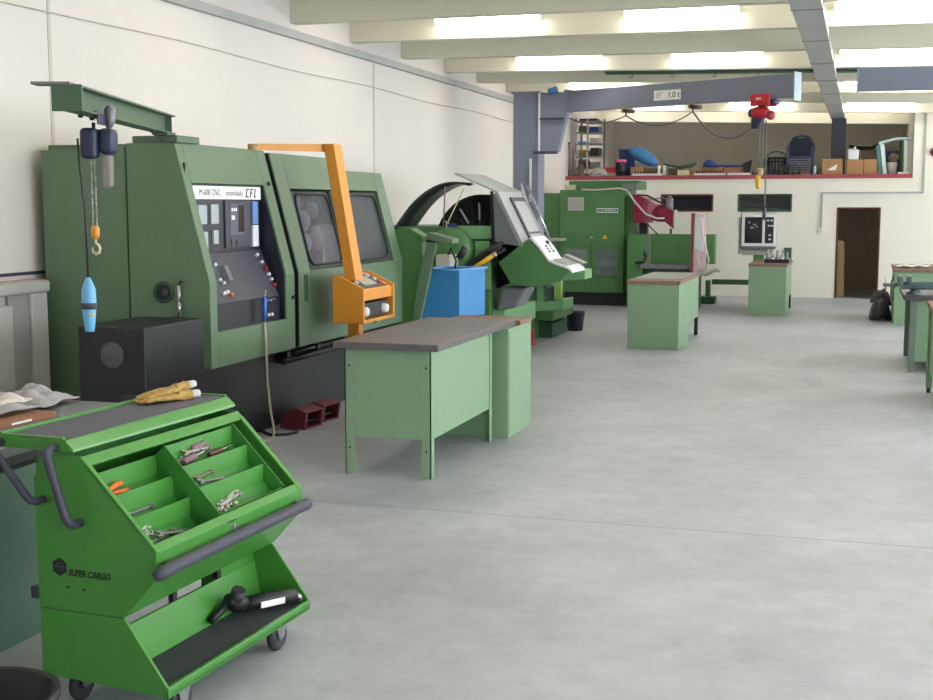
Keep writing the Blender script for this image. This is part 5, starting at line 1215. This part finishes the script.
MB().lathe([(.12, 0), (.12, .06), (.07, .09), (.10, .16), (.05, .26), (0, .27)], (-6.02, 27.66, ZL), 'Z', 16).build('hub', junk_brown, t)
MB().box(-6.18, -5.84, 27.6, 27.75, ZL, ZL+.06).build('flange', junk_brown, t, bevel=.01)
cl = cloth('white_sheet', cabinet_grey, -5.62, 27.72, ZL, .2, .12, .14, 'off-white sheet heaped on the loft edge right of the steel rack', 11)
P1(MB().box(-5.48, -5.24, 27.8, 28.1, ZL, ZL+.08), 'base_block', cream, 'cream block under the red crate in the loft', 'block', None, .006)
P1(MB().box(-5.5, -5.26, 27.8, 28.1, ZL+.08, ZL+.2), 'crate', hoist_red, 'small red crate in the loft left of the blue board', 'crate', None, .01)
t = thing('waste_bin', 'dark bin with pink lid in the loft', 'bin', (-5.12, 27.7, ZL))
MB().lathe([(0, 0), (.1, 0), (.12, .3), (0, .3)], (-5.12, 27.68, ZL), 'Z', 16).build('bin_body', console_dark, t)
MB().lathe([(.125, .3), (.12, .36), (0, .37)], (-5.12, 27.68, ZL), 'Z', 16).build('lid', pink, t)
P1(MB().box(-5.28, -4.92, 28.3, 28.36, ZL-.02, 3.20), 'board', blue_dark, 'dark blue board standing behind the blue tarpaulin roll in the loft', 'board', None, .004)
g = MB().tube([(-5.0, 28.0, 3.17), (-4.9, 28.0, 3.13), (-4.7, 28.0, 3.04), (-4.5, 28.0, 2.93), (-4.36, 28.0, 2.86)], [.03, .13, .16, .14, .05], 16); P1(g, 'tarpaulin_roll', blue_tarp, 'light blue tarpaulin roll lying on boxes in the loft', 'tarpaulin')
for k, (x, w_, h_, m_, lab) in enumerate(((-4.95, .3, .2, cardboard, 'brown carton under the left end of the blue tarpaulin roll'), (-4.62, .3, .18, junk_brown, 'dirty brown carton under the right end of the blue tarpaulin roll'),
        (-4.12, .35, .17, junk_brown, 'low brown carton right of the blue tarpaulin roll'), (-3.72, .25, .14, cardboard, 'low brown carton behind the cream box in the loft'), (-3.40, .48, .19, carton_red, 'orange brown carton under the blue helmet shape in the loft'), (-2.88, .4, .18, carton_red, 'orange brown carton beneath the dark machine part in the loft'))):
    P1(MB().box(x, x+w_, 27.95, 28.3, ZL-.02, ZL+h_), 'carton', m_, lab, 'carton', 'cartons on the loft', .004)
for (x0, x1, lab) in ((-4.85, -4.2, 'white tray of dark bits under the blue tarpaulin roll'), (-3.5, -2.85, 'white tray with a row of black tool holders on the loft edge')):
    t = thing('holder_tray', lab, 'tray', ((x0+x1)/2, 27.7, ZL))
    MB().box(x0, x1, 27.62, 27.82, ZL, ZL+.05).build('tray', plastic_white, t, bevel=.004)
    n_ = int((x1-x0)/.065)
    for k in range(n_): MB().cyl((x0+.04+k*.065, 27.7, ZL+.05), (x0+.04+k*.065+.01, 27.7, ZL+.11), .018, .010, n=8).build('tool_holder', black, t)
P1(MB().box(-3.86, -3.62, 27.6, 27.78, ZL, ZL+.12), 'small_box', cream, 'cream box on the loft edge left of the tool holder tray', 'box', None, .004)
P1(MB().box(-2.78, -2.30, 27.56, 27.7, ZL, ZL+.05), 'white_bar', plastic_white, 'long white box lying on the loft edge', 'box', None, .004)
for (x, lab) in ((-4.28, 'white tube standing right of the tarpaulin tray'), (-4.16, 'second white tube standing right of the tarpaulin tray')):
    P1(MB().cyl((x, 27.7, ZL), (x, 27.7, ZL+.22), .03, n=12), 'upright_tube', plastic_white, lab, 'tube', 'white tubes on the loft edge')
g = MB().tube([(-4.2, 27.85, ZL+.26), (-3.9, 27.9, ZL+.2), (-3.6, 27.9, ZL+.22), (-3.5, 27.9, ZL+.28)], [.02, .03, .04, .03], 10); P1(g, 'dark_pipe', mach_dark, 'dark bent pipe on the cartons in the loft', 'pipe')
g = MB().lathe([(0, .16), (.08, .155), (.14, .1), (.16, .0), (0, .0)], (-3.22, 28.05, ZL+.19), 'Z', 20); g.ball((-3.10, 28.0, ZL+.22), .1, .1, .05); P1(g, 'helmet', blue_dark, 'dark blue helmet on an orange brown carton in the loft', 'helmet')
t = thing('machine_slide', 'dark machine part with raised end lying on cartons in the loft', 'machine part', (-2.75, 28.0, ZL+.19))
MB().box(-3.0, -2.40, 27.95, 28.15, ZL+.19, ZL+.24).build('slide', blue_dark, t, bevel=.01)
MB().prism([(-2.46, ZL-.02), (-2.36, ZL-.02), (-2.30, ZL+.33), (-2.50, ZL+.26)], 27.9, 28.0).build('end_bracket', black, t)
random.seed(4)
for k in range(14):    # small tools standing on the loft edge
    x = -2.24+k*.072; h_ = random.uniform(.1, .24)
    m_ = random.choice([black, black, console_dark, steel_dull, blue_dark, mach_dark])
    P1(MB().lathe([(0, 0), (.03, 0), (.034, h_*.35), (.016, h_*.45), (.018, h_*.9), (0, h_)], (x, 27.65+.1*(k % 2), ZL), 'Z', 10), 'tool_holder', m_, 'cone-shaped tool holder in the dark row below the hoist hook on the loft edge', 'tool holder', 'tool holders in the dark row on the loft')
P1(MB().box(-1.62+.0, -1.50, 27.9, 28.0, ZL, ZL+.34), 'spray_can_box', tool_brown, 'reddish box standing behind the hook on the loft edge', 'box', None, .006) if False else None
g = MB()
g.lathe([(.16, 0), (.20, .1), (.21, .3), (.19, .38)], (-1.78, 27.95, ZL), 'Z', 18)
o = P1(g, 'wire_basket', black, 'round black basket left of the plastic chair in the loft', 'basket'); md = o.modifiers.new('s', 'SOLIDIFY'); md.thickness = .01
md = o.modifiers.new('w', 'WIREFRAME'); md.thickness = .022
o = MB().tube([(-1.78+.25*math.cos(a), 27.8, ZL+.26+.25*math.sin(a)) for a in [k*PI/10 for k in range(20)]], .022, 8, closed=True).build('rubber_ring', mach_dark); tag(o, 'dark rubber ring leaning on the black basket in the loft', 'ring')
# plastic armchair
t = thing('plastic_chair', 'dark blue slatted plastic armchair standing in the loft', 'chair', (-1.3, 28.1, ZL-.025))
cx, cy, cz = -1.30, 28.0, ZL-.025
CB = mat('chair_blue', (44, 54, 96), .4, var=.08)
MB().box(cx-.24, cx+.24, cy-.22, cy+.22, cz+.40, cz+.43).build('seat', CB, t, bevel=.01)
bk = MB().tube([(cx-.25, cy+.22, cz+.4), (cx-.27, cy+.26, cz+.65), (cx-.17, cy+.3, cz+.84), (cx, cy+.31, cz+.88), (cx+.17, cy+.3, cz+.84), (cx+.27, cy+.26, cz+.65), (cx+.25, cy+.22, cz+.4)], .028, 8).build('backrest_rim', CB, t)
MB().prism([(cx-.24, cz+.43), (cx+.24, cz+.43), (cx+.25, cz+.66), (cx+.16, cz+.83), (cx-.16, cz+.83), (cx-.25, cz+.66)], cy+.25, cy+.26).build('backrest', mat('chair_dark', (26, 36, 50), .5), t)
g = MB()
for k in range(6): g.box(cx-.2, cx+.2, cy-.225, cy-.215, cz+.13+k*.047, cz+.155+k*.047)
g.build('slats', CB, t)
for sx in (-1, 1):
    MB().box(cx+sx*.26-.03, cx+sx*.26+.03, cy-.24, cy+.26, cz+.60, cz+.63).build('armrest', CB, t, bevel=.01)
    for yy in (-.22, .22): MB().box(cx+sx*.25-.025, cx+sx*.25+.025, cy+yy-.025, cy+yy+.025, cz+0, cz+.61).build('leg', CB, t, bevel=.006)
for k in range(4):
    x = -.98+.075*k
    g = MB().lathe([(0, 0), (.028, 0), (.028, .12), (.012, .16), (.012, .19), (0, .19)], (x, 27.65, ZL), 'Z', 12)
    P1(g, 'bottle', (teal_white, mach_dark, mach_dark, black)[k], ('white bottle', 'green bottle', 'second green bottle', 'black bottle')[k]+' between the plastic chair and the printed carton', 'bottle', 'bottles on the loft edge')
t = thing('carton', 'brown carton with a white print standing before the loft post', 'carton', (-.63, 27.8, ZL))
MB().box(-.83, -.42, 27.6, 27.95, ZL, ZL+.33).build('box_body', cardboard, t, bevel=.004)
MB().prism([(-.73, ZL+.09), (-.55, ZL+.09), (-.52, ZL+.22), (-.64, ZL+.15)], 27.594, 27.6).build('print', label_white, t)
P1(MB().box(-.33, .0, 27.6, 27.95, ZL, ZL+.3), 'carton', cardboard, 'brown carton under the white jug in the loft', 'carton', None, .006)
P1(MB().box(.01, .27, 27.6, 27.95, ZL, ZL+.31), 'carton', cardboard, 'brown carton between jug carton and pale blue table frame', 'carton', None, .006)
t = thing('jug', 'white plastic jug on a carton beside the loft post', 'jug', (-.2, 27.75, ZL+.3))
MB().box(-.32, -.10, 27.66, 27.84, ZL+.30, ZL+.52).build('jug_body', plastic_white, t, bevel=.03, seg=3)
MB().cyl((-.20, 27.75, ZL+.52), (-.17, 27.75, ZL+.58), .03, .02, n=12).build('spout', plastic_white, t)
P1(MB().box(-.05, .28, 27.98, 28.25, ZL-.02, ZL+.52), 'crate', junk_brown, 'dark brown crate behind the cartons in the loft', 'crate', None, .008)
g = MB().tube([(-.3, 28.3, ZL+.62), (-.05, 28.2, ZL+.57), (.15, 28.15, ZL+.56), (.3, 28.1, ZL+.64)], [.03, .05, .05, .03], 8); P1(g, 'rolled_sheet', black, 'black rolled sheet lying on the dark crate in the loft', 'roll')
t = thing('plastic_table', 'pale blue plastic table stood on its side at the right end of the loft', 'table', (.6, 27.9, ZL))
MB().prism([(.28, ZL+.66), (.62, ZL+.75), (.93, ZL+.76), (.93, ZL+.71), (.60, ZL+.70), (.30, ZL+.61)], 27.65, 28.0).build('table_top', teal_white, t, bevel=.01)
MB().prism([(.31, ZL+.62), (.40, ZL+.62), (.47, ZL), (.40, ZL)], 27.66, 27.74).build('leg', teal_white, t, bevel=.006)
MB().prism([(.78, ZL+.7), (.85, ZL+.7), (.86, ZL), (.80, ZL)], 27.66, 27.74).build('leg', teal_white, t, bevel=.006)
MB().prism([(.24, ZL+.6), (.30, ZL+.62), (.38, ZL), (.31, ZL)], 27.9, 27.98).build('leg', teal, t, bevel=.006)
MB().prism([(.70, ZL+.68), (.74, ZL+.68), (.75, ZL), (.71, ZL)], 27.9, 27.98).build('leg', mach_dark, t, bevel=.006)
P1(MB().lathe([(0, 0), (.09, 0), (.11, .25), (0, .25)], (.57, 27.82, ZL), 'Z', 14), 'paint_bucket', cabinet_grey, 'grey bucket under the pale blue table in the loft', 'bucket')
P1(MB().ball((.60, 27.82, ZL+.34), .12, .1, .1, jit=.1), 'bag', junk_brown, 'brown bag on the grey bucket under the pale blue table', 'bag')
P1(MB().box(.68, .9, 27.55, 27.63, ZL, ZL+.04), 'flat_box', plastic_white, 'flat white box at the foot of the pale blue table', 'box', None, .01)
P1(MB().box(.45, .75, 28.2, 28.4, ZL-.02, ZL+.5), 'carton', blue_dark, 'dark blue box behind the pale blue table in the loft', 'carton', None, .01)
# plank in the doorway
P1(MB().prism([(-.46, 0), (-.30, 0), (-.34, 1.18), (-.46, 1.2)], 28.0, 28.25), 'plank', wood, 'pale wooden board leaning just inside the dark doorway', 'board', None, .004)

# ------------------------------------------------------------------ light: sky through the openings
wd = bpy.data.worlds.new('World'); sc.world = wd; wd.use_nodes = True
bg = wd.node_tree.nodes['Background']; bg.inputs['Color'].default_value = (.86, .92, 1.0, 1); bg.inputs['Strength'].default_value = 7.0

# ------------------------------------------------------------------ camera
cam = bpy.data.cameras.new('camera'); co = bpy.data.objects.new('camera', cam); COL.objects.link(co); sc.camera = co
cam.sensor_fit = 'HORIZONTAL'; cam.sensor_width = 36.; cam.lens = 1250./933.*36.
yaw, pit = -.3045170643, -.1154838621
f = Vector((math.sin(yaw)*math.cos(pit), math.cos(yaw)*math.cos(pit), math.sin(pit)))
r = Vector((math.cos(yaw), -math.sin(yaw), 0)); u = r.cross(f)
co.matrix_world = Matrix(((r.x, u.x, -f.x, 0), (r.y, u.y, -f.y, 0), (r.z, u.z, -f.z, 1.95), (0, 0, 0, 1)))
cam.clip_end = 200
vs = sc.view_settings
sc.display_settings.display_device = 'sRGB'
vs.view_transform = 'Standard'; vs.look = 'None'; vs.gamma = 1; vs.use_curve_mapping = False
vs.exposure = .22
